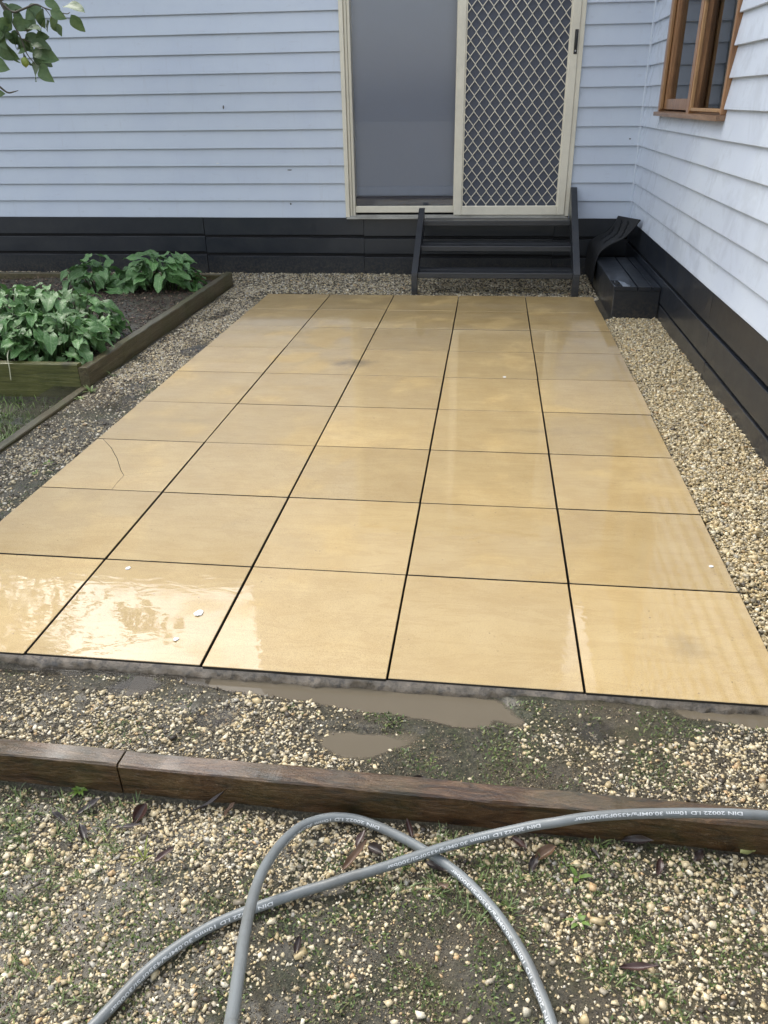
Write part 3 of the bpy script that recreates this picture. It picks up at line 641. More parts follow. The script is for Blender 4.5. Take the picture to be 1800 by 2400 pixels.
def stones(x, y, z, r, dark=0.0, chips=False):
    n = len(x); VV, FF = (VARC, CUF) if chips else (VARS, ICF); nv = VV.shape[1]; v = VV[rng.integers(0, len(VV), n)] * r[:, None, None]
    # mostly lie flat: mild tilt about a random spin
    M_ = rotmats(n); sp = rng.uniform(0, 2*np.pi, n); c, s = np.cos(sp), np.sin(sp); Zr = np.zeros((n, 3, 3)); Zr[:, 0, 0] = c; Zr[:, 0, 1] = -s; Zr[:, 1, 0] = s; Zr[:, 1, 1] = c; Zr[:, 2, 2] = 1
    flat = rng.random(n) < .6; M_[flat] = Zr[flat]
    v = np.einsum('nij,nkj->nki', M_, v) + np.stack([x, y, z], -1)[:, None, :]
    col = PAL[rng.choice(len(PAL), n, p=PW)] * rng.uniform(.72, 1.1, (n, 1))
    if dark: d = rng.random(n) < dark; col[d] = np.array([.05, .043, .034])*rng.uniform(.6, 1.8, (d.sum(), 1))
    F = (FF[None] + (np.arange(n)*nv)[:, None, None]).reshape(-1, 3)
    return v.reshape(-1, 3), F, np.repeat(col, nv, 0)
def scatter(x0, x1, y0, y1, dens):
    n = int((x1 - x0)*(y1 - y0)*dens); return rng.uniform(x0, x1, n), rng.uniform(y0, y1, n)
def radii(n, mu=.0052, sg=.42, lo=.0018, hi=.0125): return np.clip(mu*np.exp(rng.normal(0, sg, n)), lo, hi)
def gravel(name, regs, label, mu, dens_mask=None, dark=.12, pile=0, bury=.25, gain=1.0):
    X = []; Y = []
    for a in regs: x, y = scatter(*a); X.append(x); Y.append(y)
    x = np.concatenate(X); y = np.concatenate(Y)
    if dens_mask is not None: k = rng.random(len(x)) < dens_mask(x, y); x, y = x[k], y[k]
    sh = rng.permutation(len(x)); x, y = x[sh], y[sh]; r = radii(len(x), mu); z = hgt(x, y) + r*(bury + rng.uniform(-.15, .25, len(x)))
    if pile: z = z + rng.random(len(x))*pile
    h = len(x)*6//10; V, F, C = stones(x[:h], y[:h], z[:h], r[:h]*1.05, dark, True); V2, F2, C2 = stones(x[h:], y[h:], z[h:], r[h:], dark)
    V, F, C = np.concatenate([V, V2]), np.concatenate([F, F2 + len(V)]), np.concatenate([C, C2])*gain; o = big(name, V, F, MST, colors=C); return tag(o, label, 'gravel', kind='stuff')
def m_fg(x, y):
    n = fbm(x, y, 3.3, 71); band = sst(-.62, -.5, y)*.35 + sst(-.8, -.9, y)*.1
    return np.clip(.24 + .75*sst(.36, .62, n) + band - .4*moss_mask(x, y) - .35*np.exp(-((x-1.35)**2/.06 + (y+.66)**2/.01)), .1, 1)
def m_mid(x, y):
    n = fbm(x, y, 3.6, 81); p = .16 + .8*sst(.4, .62, n) + .45*sst(1.25, .85, x)*sst(-.1, -.16, y) + .35*sst(2.15, 2.35, x) + .35*sst(-.22, -.3, y) - .4*np.exp(-((x-1.95)**2/.05 + (y+.06)**2/.004))
    p = p - .5*moss_mask(x, y)*sst(1.3, 1.6, x)
    for (px, py, rx, ry, a, m, d) in PUD:
        if m and py > -.15: p = p*(1 - .97*np.clip(1.35 - (((x-px)/rx)**2 + ((y-py)/ry)**2), 0, 1))
    return np.clip(p, .02, 1)
def m_path(x, y):
    n = fbm(x, y, 3.1, 91); return np.clip(.2 + .75*sst(.4, .66, n) - .3*moss_mask(x, y) + .25*sst(2.0, 3, y)*sst(-.12, -.3, x), .08, 1)
gravel('gravel', [(.1, 3.1, -1.2, -.405, 36000)], 'loose cream crushed stone in front of the sleepers', .0031, m_fg, .10, 0, .12, np.array([1.06, 1.04, .98]))
gravel('gravel', [(-.38, 3.0, -.33, -.03, 31000)], 'wet cream stones and moss between patio edge and sleepers', .0032, m_mid, .12, 0, .12, np.array([1.06, 1.04, .98]))
gravel('gravel', [(-.40, -.012, -.05, 4.9, 23000)], 'wet dirty gravel path between raised bed and patio', .0041, m_path, .22, 0, .15)
gravel('gravel', [(-.40, 2.55, 4.515, 5.49, 9000), (-3.3, -.40, 4.95, 5.49, 5000)], 'fine gravel along the foot of the back wall', .0052, None, .22)
gravel('gravel', [(2.512, 2.87, -.05, 3.885, 38000)], 'deep pale gravel strip beside the dark side plinth', .0045, None, .03, .016, .3, np.array([1.16, 1.12, 1.0]))
# fine grit and sand grains trodden into the soil
TET = np.array([(1, 1, 1), (1, -1, -1), (-1, 1, -1), (-1, -1, 1)])/1.7; TEF = np.array([(0, 1, 2), (0, 3, 1), (0, 2, 3), (1, 3, 2)])
X_ = []; Y_ = []
for a in ((.2, 2.9, -1.15, -.40, 85000), (-.38, 2.9, -.335, -.025, 80000), (-.40, -.01, -.05, 4.9, 26000)):
    x, y = scatter(*a); X_.append(x); Y_.append(y)
x = np.concatenate(X_); y = np.concatenate(Y_); k = rng.random(len(x)) < .25 + .75*sst(.35, .6, fbm(x, y, 6, 55)); x, y = x[k], y[k]; n = len(x)
r = np.clip(.0013*np.exp(rng.normal(0, .4, n)), .0006, .003); v = np.einsum('nij,kj->nki', rotmats(n), TET)*r[:, None, None]*rng.uniform(.6, 1.3, (n, 1, 3)) + np.stack([x, y, hgt(x, y) + r*.4], -1)[:, None]
pal = np.array([(.36, .29, .18), (.22, .17, .10), (.10, .085, .06), (.04, .035, .03), (.52, .45, .32)]); C = pal[rng.choice(5, n, p=[.2, .25, .25, .2, .1])]
tag(big('grit', v.reshape(-1, 3), (TEF[None] + (np.arange(n)*4)[:, None, None]).reshape(-1, 3), MST, colors=np.repeat(C, 4, 0)), 'fine grit and sand trodden into the wet soil', 'grit', kind='stuff')
# mulch chips in the bed
n = 9000; x = rng.uniform(-2.6, -.478, n); y = rng.uniform(2.345, 4.875, n); L = rng.uniform(.008, .034, n); W_ = rng.uniform(.003, .010, n); T = rng.uniform(.001, .004, n)
cube = np.array([(-1,-1,-1),(1,-1,-1),(1,1,-1),(-1,1,-1),(-.8,-.7,1),(.9,-.8,1),(.8,.9,1),(-.9,.7,1)])*.5
v = cube[None]*np.stack([L, W_, T], -1)[:, None]; a = rng.uniform(0, 2*np.pi, n); b = rng.normal(0, .3, n)
v = np.stack([v[..., 0]*np.cos(b)[:, None] - v[..., 2]*np.sin(b)[:, None], v[..., 1], v[..., 0]*np.sin(b)[:, None] + v[..., 2]*np.cos(b)[:, None]], -1)
v = np.stack([v[..., 0]*np.cos(a)[:, None] - v[..., 1]*np.sin(a)[:, None], v[..., 0]*np.sin(a)[:, None] + v[..., 1]*np.cos(a)[:, None], v[..., 2]], -1) + np.stack([x, y, soilz(x, y) + .004 + rng.uniform(0, .008, n)], -1)[:, None]
BF = np.array([(0,3,2,1),(4,5,6,7),(0,1,5,4),(1,2,6,5),(2,3,7,6),(3,0,4,7)])
pal = np.array([(.05, .026, .02), (.10, .055, .04), (.022, .014, .013), (.19, .12, .085), (.34, .25, .17)]); C = pal[rng.choice(5, n, p=[.32, .24, .27, .11, .06])]
tag(big('bark_mulch', v.reshape(-1, 3), (BF[None] + (np.arange(n)*8)[:, None, None]).reshape(-1, 4), MCHIP, colors=np.repeat(C, 8, 0)), 'dark brown bark mulch covering the raised bed', 'mulch', kind='stuff')
# moss and tiny weeds between the stones
def blades(x, y, z, L, Wd, lean, pal, seg=1):
    n = len(x); a = rng.uniform(0, 2*np.pi, n); le = np.abs(rng.normal(lean, .3, n)).clip(.05, 1.4)
    d = np.stack([np.cos(a)*np.sin(le), np.sin(a)*np.sin(le), np.cos(le)], -1); s = np.stack([-np.sin(a), np.cos(a), 0*a], -1)*Wd[:, None]; b = np.stack([x, y, z], -1)
    m = b + d*(L*.55)[:, None]; t = m + (d*np.array([1.25, 1.25, .55]))*(L*.5)[:, None]
    V = np.stack([b - s*.6, b + s*.6, m + s, m - s, t], 1).reshape(-1, 3); k = (np.arange(n)*5)[:, None]
    F = np.concatenate([np.array([[0, 1, 2]]) + k, np.array([[0, 2, 3]]) + k, np.array([[3, 2, 4]]) + k]); C = pal[rng.integers(0, len(pal), n)]*rng.uniform(.7, 1.25, (n, 1))
    return V, F, np.repeat(C, 5, 0)
GP = np.array([(.06, .10, .022), (.085, .135, .03), (.12, .16, .04), (.045, .065, .02), (.16, .165, .06), (.10, .095, .045)])
x1_, y1_ = scatter(-.38, 3.0, -.34, -.03, 26000); x2_, y2_ = scatter(.3, 3.0, -1.2, -.40, 29000); x3_, y3_ = scatter(-.40, -.01, 0, 2.6, 16000)
x = np.concatenate([x1_, x2_, x3_]); y = np.concatenate([y1_, y2_, y3_]); k = rng.random(len(x)) < moss_mask(x, y)**1.5*sst(.42, .62, fbm(x, y, 13, 33)); x, y = x[k], y[k]; n = len(x)
V, F, C = blades(x, y, hgt(x, y) - .001, rng.uniform(.004, .012, n), rng.uniform(.0009, .0026, n), .8, GP)
tag(big('moss', V, F, MFO, colors=C), 'green moss and tiny seedlings between the stones', 'moss', kind='stuff')
x, y = scatter(-1.7, -.462, .9, 2.285, 24000); k = rng.random(len(x)) < .25 + .75*sst(.4, .6, fbm(x, y, 4, 37)); x, y = x[k], y[k]
k = ~((y > 2.02) & (rng.random(len(x)) < .85)); x, y = x[k], y[k]; n = len(x)
V, F, C = blades(x, y, hgt(x, y), rng.uniform(.012, .055, n), rng.uniform(.0012, .0026, n), .7, np.array([(.075, .14, .022), (.11, .19, .03), (.16, .24, .05), (.05, .09, .018)]))
tag(big('grass', V, F, MFO, colors=C), 'patch of short green grass left of the low edging', 'grass', kind='stuff')
x, y = scatter(.2, 3.0, -1.2, -.41, 1100); k = rng.random(len(x)) < sst(.5, .75, fbm(x, y, 3.4, 47)); x, y = x[k], y[k]
cx = np.repeat(x, 9) + rng.normal(0, .006, len(x)*9); cy = np.repeat(y, 9) + rng.normal(0, .006, len(x)*9); n = len(cx)
V, F, C = blades(cx, cy, hgt(cx, cy), rng.uniform(.012, .034, n), rng.uniform(.0007, .0015, n), .75, np.array([(.11, .16, .04), (.16, .20, .07), (.07, .11, .03)]))
tag(big('sparse_grass', V, F, MFO, colors=C), 'thin tufts of young grass among the front stones', 'grass', kind='stuff')

# ------------------------------------------------------------------ pressure-washer hose with its printed lettering
HA = [(1.56, -1.75, 0.55), (1.50, -1.45, 0.42), (1.45, -1.2, 0.30), (1.417, -1.0136, 0.22), (1.4073, -0.9804, 0.2), (1.3984, -0.9425, 0.18), (1.3881, -0.9005, 0.16), (1.3782, -0.8582, 0.14), (1.3679, -0.816, 0.12), (1.3563, -0.7596, 0.095), (1.3482, -0.7144, 0.075), (1.3422, -0.6697, 0.055), (1.3396, -0.619, 0.035), (1.3428, -0.5685, 0.015), (1.3528, -0.5146, -0.005), (1.3731, -0.4671, -0.02), (1.3972, -0.4399, -0.03), (1.4271, -0.4233, -0.035), (1.456, -0.417, -0.038), (1.4894, -0.4168, -0.041), (1.5273, -0.4262, -0.043), (1.5618, -0.4385, -0.045), (1.596, -0.4533, -0.046), (1.623, -0.4667, -0.047), (1.6529, -0.4839, -0.047), (1.6823, -0.5033, -0.046), (1.7111, -0.5257, -0.045), (1.736, -0.5488, -0.045), (1.7603, -0.5745, -0.045), (1.7838, -0.6025, -0.045), (1.8063, -0.6356, -0.045), (1.8251, -0.6677, -0.045), (1.8404, -0.6987, -0.045), (1.8536, -0.7327, -0.045), (1.8639, -0.7603, -0.045), (1.8724, -0.7897, -0.045), (1.8776, -0.8179, -0.045), (1.885, -0.95, -0.045), (1.84, -1.3, -0.045), (1.6, -1.7, -0.045), (1.1, -1.9, -0.045)]
HB = [(.9, -1.9, -.045), (.95, -1.5, -.045), (1.03, -1.1, -.045), (1.0997, -0.9094, -0.045), (1.1162, -0.8732, -0.045), (1.1253, -0.8544, -0.045), (1.1386, -0.8281, -0.045), (1.1538, -0.7979, -0.045), (1.173, -0.7677, -0.045), (1.1945, -0.7406, -0.045), (1.22, -0.7139, -0.045), (1.2473, -0.6893, -0.045), (1.2765, -0.6681, -0.045), (1.3046, -0.6511, -0.045), (1.3363, -0.6336, -0.044), (1.3714, -0.6155, -0.043), (1.4046, -0.5998, -0.041), (1.4386, -0.5855, -0.039), (1.4628, -0.5779, -0.034), (1.4942, -0.5639, -0.031), (1.5292, -0.5507, -0.028), (1.5672, -0.5338, -0.026), (1.6024, -0.5166, -0.0245), (1.6381, -0.4985, -0.024), (1.6713, -0.4815, -0.0235), (1.7081, -0.467, -0.021), (1.7483, -0.4534, -0.016), (1.7854, -0.4456, -0.008), (1.822, -0.4433, 0.006), (1.8579, -0.4434, 0.022), (1.8927, -0.4467, 0.038), (1.9301, -0.4412, 0.046), (1.9678, -0.435, 0.051), (2.0056, -0.4296, 0.054), (2.0434, -0.4245, 0.056), (2.0815, -0.419, 0.056), (2.1198, -0.4129, 0.055), (2.1581, -0.4074, 0.054), (2.1967, -0.4017, 0.052), (2.2351, -0.3966, 0.05), (2.2733, -0.3928, 0.048), (2.3134, -0.3897, 0.046), (2.3489, -0.3872, 0.044), (2.4221, -0.3853, 0.044), (2.6, -.40, .03), (2.85, -.47, -.03), (3.2, -.7, -.045), (3.6, -1.2, -.045)]
HR = .0100
MHO = mat_paint('grey_hose_rubber', (.19, .208, .212, 1), .42, (.085, .08, .065, 1), .9, .2, .25)
MHW = mat_paint('white_print', (.66, .68, .68, 1), .5, (.3, .32, .33, 1), .9, 0)
hose = empty('pressure_hose', (1.6, -.5, -.055), 'grey rubber high-pressure hose looping over the gravel and sleeper', 'hose')
def hose_run(pts, texts):
    C_ = catmull(pts, 6); v, f = tube(C_, HR, 20); mk('hose_length', v, f, MHO, hose, smooth=True)
    arc = [0.0]
    for i in range(1, len(C_)): arc.append(arc[-1] + (C_[i] - C_[i-1]).length)
    TV, TF = text_mesh('DIN 20022 I.D 10mm 30.0MPa/4350PSI/300bar', 1.0)
    wid = max(p[0] for p in TV); TZ = []
    # split long letters so they wrap round the hose
    for (start, length, phi0, phi1) in texts:
        u0 = min(range(len(C_)), key=lambda i: (C_[i] - Vector(start)).length); sc = length/wid; hy = .0092; V = []; ok = []
        for (x, y, z) in TV:
            u = arc[u0] - x*sc
            if u < .0 or u > arc[-1]: ok.append(False); V.append(C_[0]); continue
            i = max(0, min(len(arc) - 2, int(np.searchsorted(arc, u)) - 1)); t = (u - arc[i])/max(1e-9, arc[i+1] - arc[i])
            c = C_[i].lerp(C_[i+1], t); tg = (C_[min(i+2, len(C_)-1)] - C_[max(i-1, 0)]).normalized(); up = Vector((0, 0, 1)); up = (up - tg*up.dot(tg)).normalized(); s = tg.cross(up)
            ph_ = phi0 + (phi1 - phi0)*(x*sc/length) + (y - .35)*hy/HR
            V.append(c + (up*math.cos(ph_) + s*math.sin(ph_))*(HR + .0003)); ok.append(True)
        FF = [q for q in TF if all(ok[i] for i in q)]
        if FF: mk('printed_lettering', V, FF, MHW, hose)
hose_run(HA, [((1.538, -.43, -.04), .335, R(50), R(115)), ((1.885, -.80, -.045), .345, R(50), R(50)), ((2.0, -1.1, -.045), .01, R(50), R(50))][:2])
hose_run(HB, [((1.895, -.40, -.01), .335, R(55), R(55)), ((2.255, -.318, .05), .335, R(38), R(50)), ((1.358, -.626, -.04), .335, R(55), R(62))])

# ------------------------------------------------------------------ leaves
def leaf_mat(name, c0, c1, vein, veinamt, scale, rough=.4):
    M = Mat(name); o = M.n('TexCoord').outputs['Object']; p = M.n('Mapping', Vector=o, Scale=(scale,)*3).outputs[0]
    a = M.noise(p, 1.2, 5, .6); vo = M.n('TexVoronoi', Vector=M.n('Mapping', Vector=o, Scale=(scale*3.2, scale*2.0, scale)).outputs[0], Scale=1.0, _feature='DISTANCE_TO_EDGE').outputs['Distance']
    c = M.mix(M.ramp(a, [(.3, G(0)), (.7, G(1))]), c0, c1)
    c = M.mix(M.math('MULTIPLY', M.ramp(vo, [(.02, G(1)), (.09, G(0))]), M.ramp(M.noise(p, 2.4, 3), [(.42, G(0)), (.6, G(veinamt))])), c, vein)
    sx = M.math('ABSOLUTE', M.n('SeparateXYZ', Vector=o).outputs[0]); c = M.mix(M.ramp(M.math('MULTIPLY', sx, 300), [(.12, G(.6)), (.6, G(0))]), c, vein)
    br = M.math('MULTIPLY_ADD', M.rnd(), .6); M.t.nodes[-1].inputs[2].default_value = .7
    c = M.mix(1.0, c, M.n('CombineColor', Red=br, Green=br, Blue=M.math('MULTIPLY', br, .95)).outputs[0], 'MULTIPLY')
    M.set(Base_Color=c, Roughness=rough, Coat_Weight=.12, Coat_Roughness=.15, Coat_IOR=1.33)
    tr = M.n('BsdfTranslucent', Color=c); mx = M.n('MixShader', i0=.16, i1=M.b.outputs[0], i2=tr.outputs[0]); M.t.links.new(mx.outputs[0], M.out.inputs[0])
    M.bump(M.math('ADD', vo, a), .35, .004); return M.m
def leaf_mesh(name, outline, fold, droop, wave, mat, rows=9, cols=4, ph=0.0):
    """blade along +Y, outline(t) = half width; folded on its midrib, drooping and wavy"""
    V = []; F = []; m = 2*cols + 1
    for i in range(rows + 1):
        t = i/rows; y0, hw = outline(t)
        for j in range(m):
            s = (j - cols)/cols; back = (y0[1] if isinstance(y0, tuple) else 0)*abs(s)**1.3; yy = (y0[0] if isinstance(y0, tuple) else y0) + back
            x = s*hw; z = fold*abs(x) - droop*yy*abs(yy)*1.0 + wave*abs(s)**2*math.sin(t*11 + ph + s*2)
            V.append((x, yy, z))
    for i in range(rows):
        for j in range(m - 1): a = i*m + j; F.append((a, a + 1, a + m + 1, a + m))
    me = bpy.data.meshes.new(name); me.from_pydata(V, [], F); me.polygons.foreach_set('use_smooth', [True]*len(me.polygons)); me.materials.append(mat); me.update(); return me
MAR = leaf_mat('arum_leaf', (.065, .17, .05, 1), (.14, .28, .09, 1), (.34, .44, .26, 1), .55, 26, .5)
MLE = leaf_mat('lemon_leaf', (.065, .115, .052, 1), (.125, .19, .08, 1), (.10, .15, .06, 1), .15, 30, .55)
def arum(Lg, Wd):   # arrow-heart blade with two basal lobes
    def f(t):
        y = Lg*t; hw = Wd*(math.sin(math.pi*min(1, (t*.86 + .14)))**.75)*(1 - .25*t)*(1.0 if t > 0 else .85)
        return ((y, -Lg*.24*(1 - t)**2), max(hw, .0008))
    return f
def ell(Lg, Wd): return lambda t: (Lg*t, max(.0006, Wd*math.sin(math.pi*t**.85)**.8))
ARM = [leaf_mesh('leaf', arum(L_, W_), fo, dr, wv, MAR, ph=ph_) for (L_, W_, fo, dr, wv, ph_) in ((.135, .048, .30, 2.6, .008, 0), (.12, .046, .18, 3.4, .010, 2), (.15, .055, .25, 2.2, .010, 4), (.10, .038, .4, 3.0, .006, 1), (.13, .05, .1, 4.0, .012, 5))]
LEM = [leaf_mesh('leaf', ell(L_, W_), fo, dr, wv, MLE, 8, 2, ph_) for (L_, W_, fo, dr, wv, ph_) in ((.085, .026, .3, 3, .002, 0), (.075, .027, .2, 5, .003, 2), (.07, .023, .4, 2, .002, 4), (.08, .029, .25, 6, .002, 1))]
def put_leaf(me, parent, pos, az, pitch, roll, sc):
    """blade direction: azimuth az (0 = +X), pitch up from level, roll about its own length"""
    o = link(bpy.data.objects.new('leaf', me)); o.parent = parent
    mtx = Matrix.Rotation(az - math.pi/2, 4, 'Z') @ Matrix.Rotation(pitch, 4, 'X') @ Matrix.Rotation(roll, 4, 'Y') @ Matrix.Diagonal((sc, sc, sc, 1))
    mtx.translation = Vector(pos) - WORLD[parent.name]; o.matrix_basis = mtx; return o
MSK = mat_paint('green_stalk', (.055, .10, .025, 1), .45, (.12, .14, .06, 1), .4, .1)
def arum_clump(label, cx, cy, rx, ry, n, h0, h1, sc=1.0, face=None, gate=None):
    pl = empty('arum_plant', (cx, cy, float(soilz(cx, cy))), label, 'plant', 'arum plants in the raised bed')
    st = Parts(); done = 0; tries = 0; placed = []
    while done < n and tries < n*30:
        tries += 1; a = random.uniform(0, 2*math.pi); q = math.sqrt(random.random()); px, py = cx + rx*q*math.cos(a), cy + ry*q*math.sin(a)
        if px > -.50 or py < 2.37 or py > 4.86: continue
        if gate and not gate(px, py): continue
        hh = (h0 + (h1 - h0)*random.random()**.8)*(1 - .45*q*q)
        pos = Vector((px, py, float(soilz(px, py)) + hh))
        if any((pos - p).length < .027*sc for p in placed): continue
        placed.append(pos); done += 1
        az = math.atan2((py - cy)*rx, (px - cx)*ry) + random.gauss(0, .8) if q > .35 else random.uniform(0, 2*math.pi)
        if random.random() < .35: az = random.gauss(-1.2, .8)        # towards the light at the front
        s = sc*random.uniform(.62, 1.08); put_leaf(random.choice(ARM), pl, pos, az, random.gauss(-.12, .35), random.gauss(0, .3), s)
        bx, by = cx + (px - cx)*.7, cy + (py - cy)*.7; bx = min(bx, -.49)
        b = Vector((bx, by, float(soilz(bx, by)) - .005)); mid = b.lerp(pos, .55) + Vector((jit(.012), jit(.012), .02))
        st.add(*tube([b, mid, pos + Vector((math.cos(az), math.sin(az), 0))*.004], [.0032, .0026, .002], 5))
    st.obj('stalks', MSK, pl, smooth=True)['kind'] = 'stuff'; return pl
arum_clump('dense low arum clump filling the near corner of the bed', -.82, 2.62, .40, .28, 200, .05, .27, .86)
arum_clump('tall broad-leaved arum clump at the left frame edge of the bed', -1.28, 2.80, .42, .38, 165, .06, .40, .98)
arum_clump('arum clump in the middle of the bed before the bare mulch', -1.0, 3.08, .40, .30, 160, .05, .32, .9)
arum_clump('loose small arum clump spreading over mulch toward the side plank', -.70, 2.98, .17, .26, 30, .03, .14, .75)
arum_clump('big-leaved arum clump at the rear right near the back plank', -.86, 4.52, .27, .19, 75, .05, .29, 1.12)
arum_clump('arum clump at the rear left before the plinth boards', -1.32, 4.50, .34, .20, 66, .04, .26, 1.08)
arum_clump('tiny arum seedling beside the rear corner of the bed', -.58, 4.45, .05, .06, 5, .03, .08, .8)

# pale dry grass blade hanging over the front plank
P = Parts(); P.add(*tube(catmull([(-.93, 2.44, .05), (-.90, 2.38, .14), (-.874, 2.30, .125), (-.862, 2.272, .06), (-.866, 2.266, .0)], 6), [.0026]*24 + [.0008], 6))
tag(P.obj('dry_grass_blade', mat_paint('straw', (.62, .6, .42, 1), .5)), 'pale dry grass blade hanging over the mossy front plank', 'grass blade')

# ------------------------------------------------------------------ lemon tree: trunk left of the frame, one bough reaching in
tree = empty('lemon_tree', (-1.85, 1.55, -.12), 'lemon tree bough with dark leaves hanging in front of the weatherboards', 'tree')
MBR = mat_paint('lemon_bark', (.085, .075, .055, 1), .7, (.04, .04, .03, 1), .5, .6)
def D(u, v, y=2.3): return Vector((-.488 + .00208*u - .00047*v + (y - 2.3)*-.25, y, 1.749 - .00175*v - .00006*u + (y - 2.3)*.06))
P = Parts(); P.add(*tube(catmull([(-1.85, 1.55, -.14), (-1.86, 1.57, .35), (-1.82, 1.6, .8), (-1.7, 1.68, 1.2), (-1.55, 1.8, 1.6), (-1.4, 1.9, 2.1)], 5), [.06 - .04*i/25 for i in range(26)], 9)); P.obj('trunk', MBR, tree, smooth=True)
def twig(pts, r0, r1, n=5):
    c = catmull(pts, n); v, f = tube(c, [r0 + (r1 - r0)*i/(len(c)-1) for i in range(len(c))], 6); return mk('branch', v, f, MBR, tree, smooth=True)
twig([(-1.62, 1.75, 1.45), (-1.2, 1.95, 1.75), (-.8, 2.2, 1.80), D(-8, -12), D(0, 2)], .022, .007)
twig([D(0, 2), D(28, 25), D(53, 19), D(80, 9), D(101, 17), D(118, 22), D(150, 29), D(158, 26)], .0055, .0015)
twig([D(0, 2), D(14, 26), D(28, 46), D(55, 83, 2.26), D(69, 114, 2.25), D(90, 140, 2.25)], .0065, .0016)
twig([D(28, 46), D(50, 64), D(66, 64), D(78, 55)], .0035, .0012); twig([D(55, 83, 2.26), D(72, 90), D(88, 88)], .003, .0012); twig([D(101, 17), D(112, 30), D(118, 42)], .002, .001)
twig([(-.95, 2.15, 1.70), D(-40, 160), D(0, 192), D(19, 205), D(34, 203), D(44, 200)], .008, .0014); twig([D(-30, 90), D(-5, 138), D(12, 143)], .004, .0014)
LV = [((150,14),(182,13)),((155,30),(177,62)),((118,50),(133,74)),((65,19),(89,37)),((72,38),(63,58)),((103,40),(84,62)),((108,44),(98,64)),((120,24),(143,33)),((103,2),(127,12)),((28,44),(47,79)),((2,6),(20,36)),((0,40),(24,62)),((38,68),(60,100)),((60,80),(57,104)),((74,92),(114,100)),((74,108),(106,110)),((78,112),(114,120)),((72,116),(104,137)),((100,130),(119,143)),((52,108),(60,134)),((88,140),(65,167)),((94,143),(115,167)),((0,88),(36,126)),((14,104),(26,131)),((-14,136),(15,142)),((-12,205),(8,206)),((80,84),(106,78)),((36,66),(20,92)),((45,86),(28,98)),((22,58),(-6,80)),((112,38),(122,66)),((60,84),(46,108)),((-10,60),(8,92)),((-8,100),(10,124)),((10,74),(36,92)),((88,14),(70,28)),((98,20),(92,44)),((124,28),(112,50)),((30,22),(50,42)),((26,24),(12,44)),((10,20),(32,14)),((80,100),(96,92)),((-5,15),(-20,40)),((66,64),(84,50)),((76,56),(92,66)),((55,83),(82,78)),((68,112),(44,112)),((-6,72),(20,70)),((-14,30),(4,60)),((34,50),(62,52))]
for i, (a, b) in enumerate(LV):
    A_ = D(*a, 2.3 + jit(.05)); B_ = D(*b, A_.y + jit(.05)); d = B_ - A_; L_ = d.length
    put_leaf(LEM[i % 4], tree, A_, math.atan2(d.y, d.x), math.asin(max(-1, min(1, d.z/L_))), random.gauss(0, .42) + (math.pi/2*.8 if d.x > 0 else -math.pi/2*.8), L_/.062)
V, F = tube([D(68, 126, 2.24) + Vector((0, 0, -.001*i)) for i in range(2)], .001, 6); P = Parts()
ce = D(68, 134, 2.235); st = 14; rg = 10; V = []; F = []
for i in range(rg + 1):
    t = math.pi*i/rg
    for j in range(st): a = 2*math.pi*j/st; rr = .0165*math.sin(t)*(1 + .02*math.sin(a*3)); V.append(ce + Vector((rr*math.cos(a), rr*math.sin(a), .0195*math.cos(t) - (.004 if i == rg else 0))))
for i in range(rg):
    for j in range(st): F.append((i*st + j, (i+1)*st + j, (i+1)*st + (j+1) % st, i*st + (j+1) % st))
mk('lemon', V, F, mat_paint('green_lemon', (.20, .26, .05, 1), .4, (.30, .32, .07, 1), .6, .3), tree, smooth=True)['label'] = 'small unripe green lemon'
# the rest of the crown, outside the picture, as a leaf mass with its limbs
lv = np.array([(0, 0, 0), (.5, .3, .08), (.5, .7, .05), (0, 1, -.05), (-.5, .7, .05), (-.5, .3, .08)])*np.array([.042, .085, .08]); lf = np.array([(0, 1, 2, 3), (0, 3, 4, 5)])
ctr = rng.normal(size=(130, 3)); ctr /= np.linalg.norm(ctr, axis=1)[:, None]; ctr = ctr*rng.uniform(.35, 1, (130, 1))*np.array([.85, 1.25, .75]) + np.array([-1.75, 2.1, 2.25])
n = 3600; p = ctr[rng.integers(0, 130, n)] + rng.normal(0, .11, (n, 3)); k = (p[:, 0] < 1.71 - .572*(p[:, 1] + 1.56) - .22) & (p[:, 2] > 1.2); p = p[k]; n = len(p)
v = np.einsum('nij,kj->nki', rotmats(n), lv) + p[:, None]; C = np.array([(.03, .06, .02), (.05, .09, .028), (.02, .045, .015)])[rng.integers(0, 3, n)]
cr = big('crown', v.reshape(-1, 3), (lf[None] + (np.arange(n)*6)[:, None, None]).reshape(-1, 4), MFO, tree, np.repeat(C, 6, 0)); cr['kind'] = 'stuff'
for e in ((-1.9, 2.6, 2.4), (-2.2, 1.6, 2.3), (-1.3, 1.5, 2.6), (-1.7, 2.9, 2.0)): twig([(-1.6, 1.78, 1.55), Vector((-1.6, 1.78, 1.55)).lerp(Vector(e), .5) + Vector((0, 0, .1)), e], .024, .006)

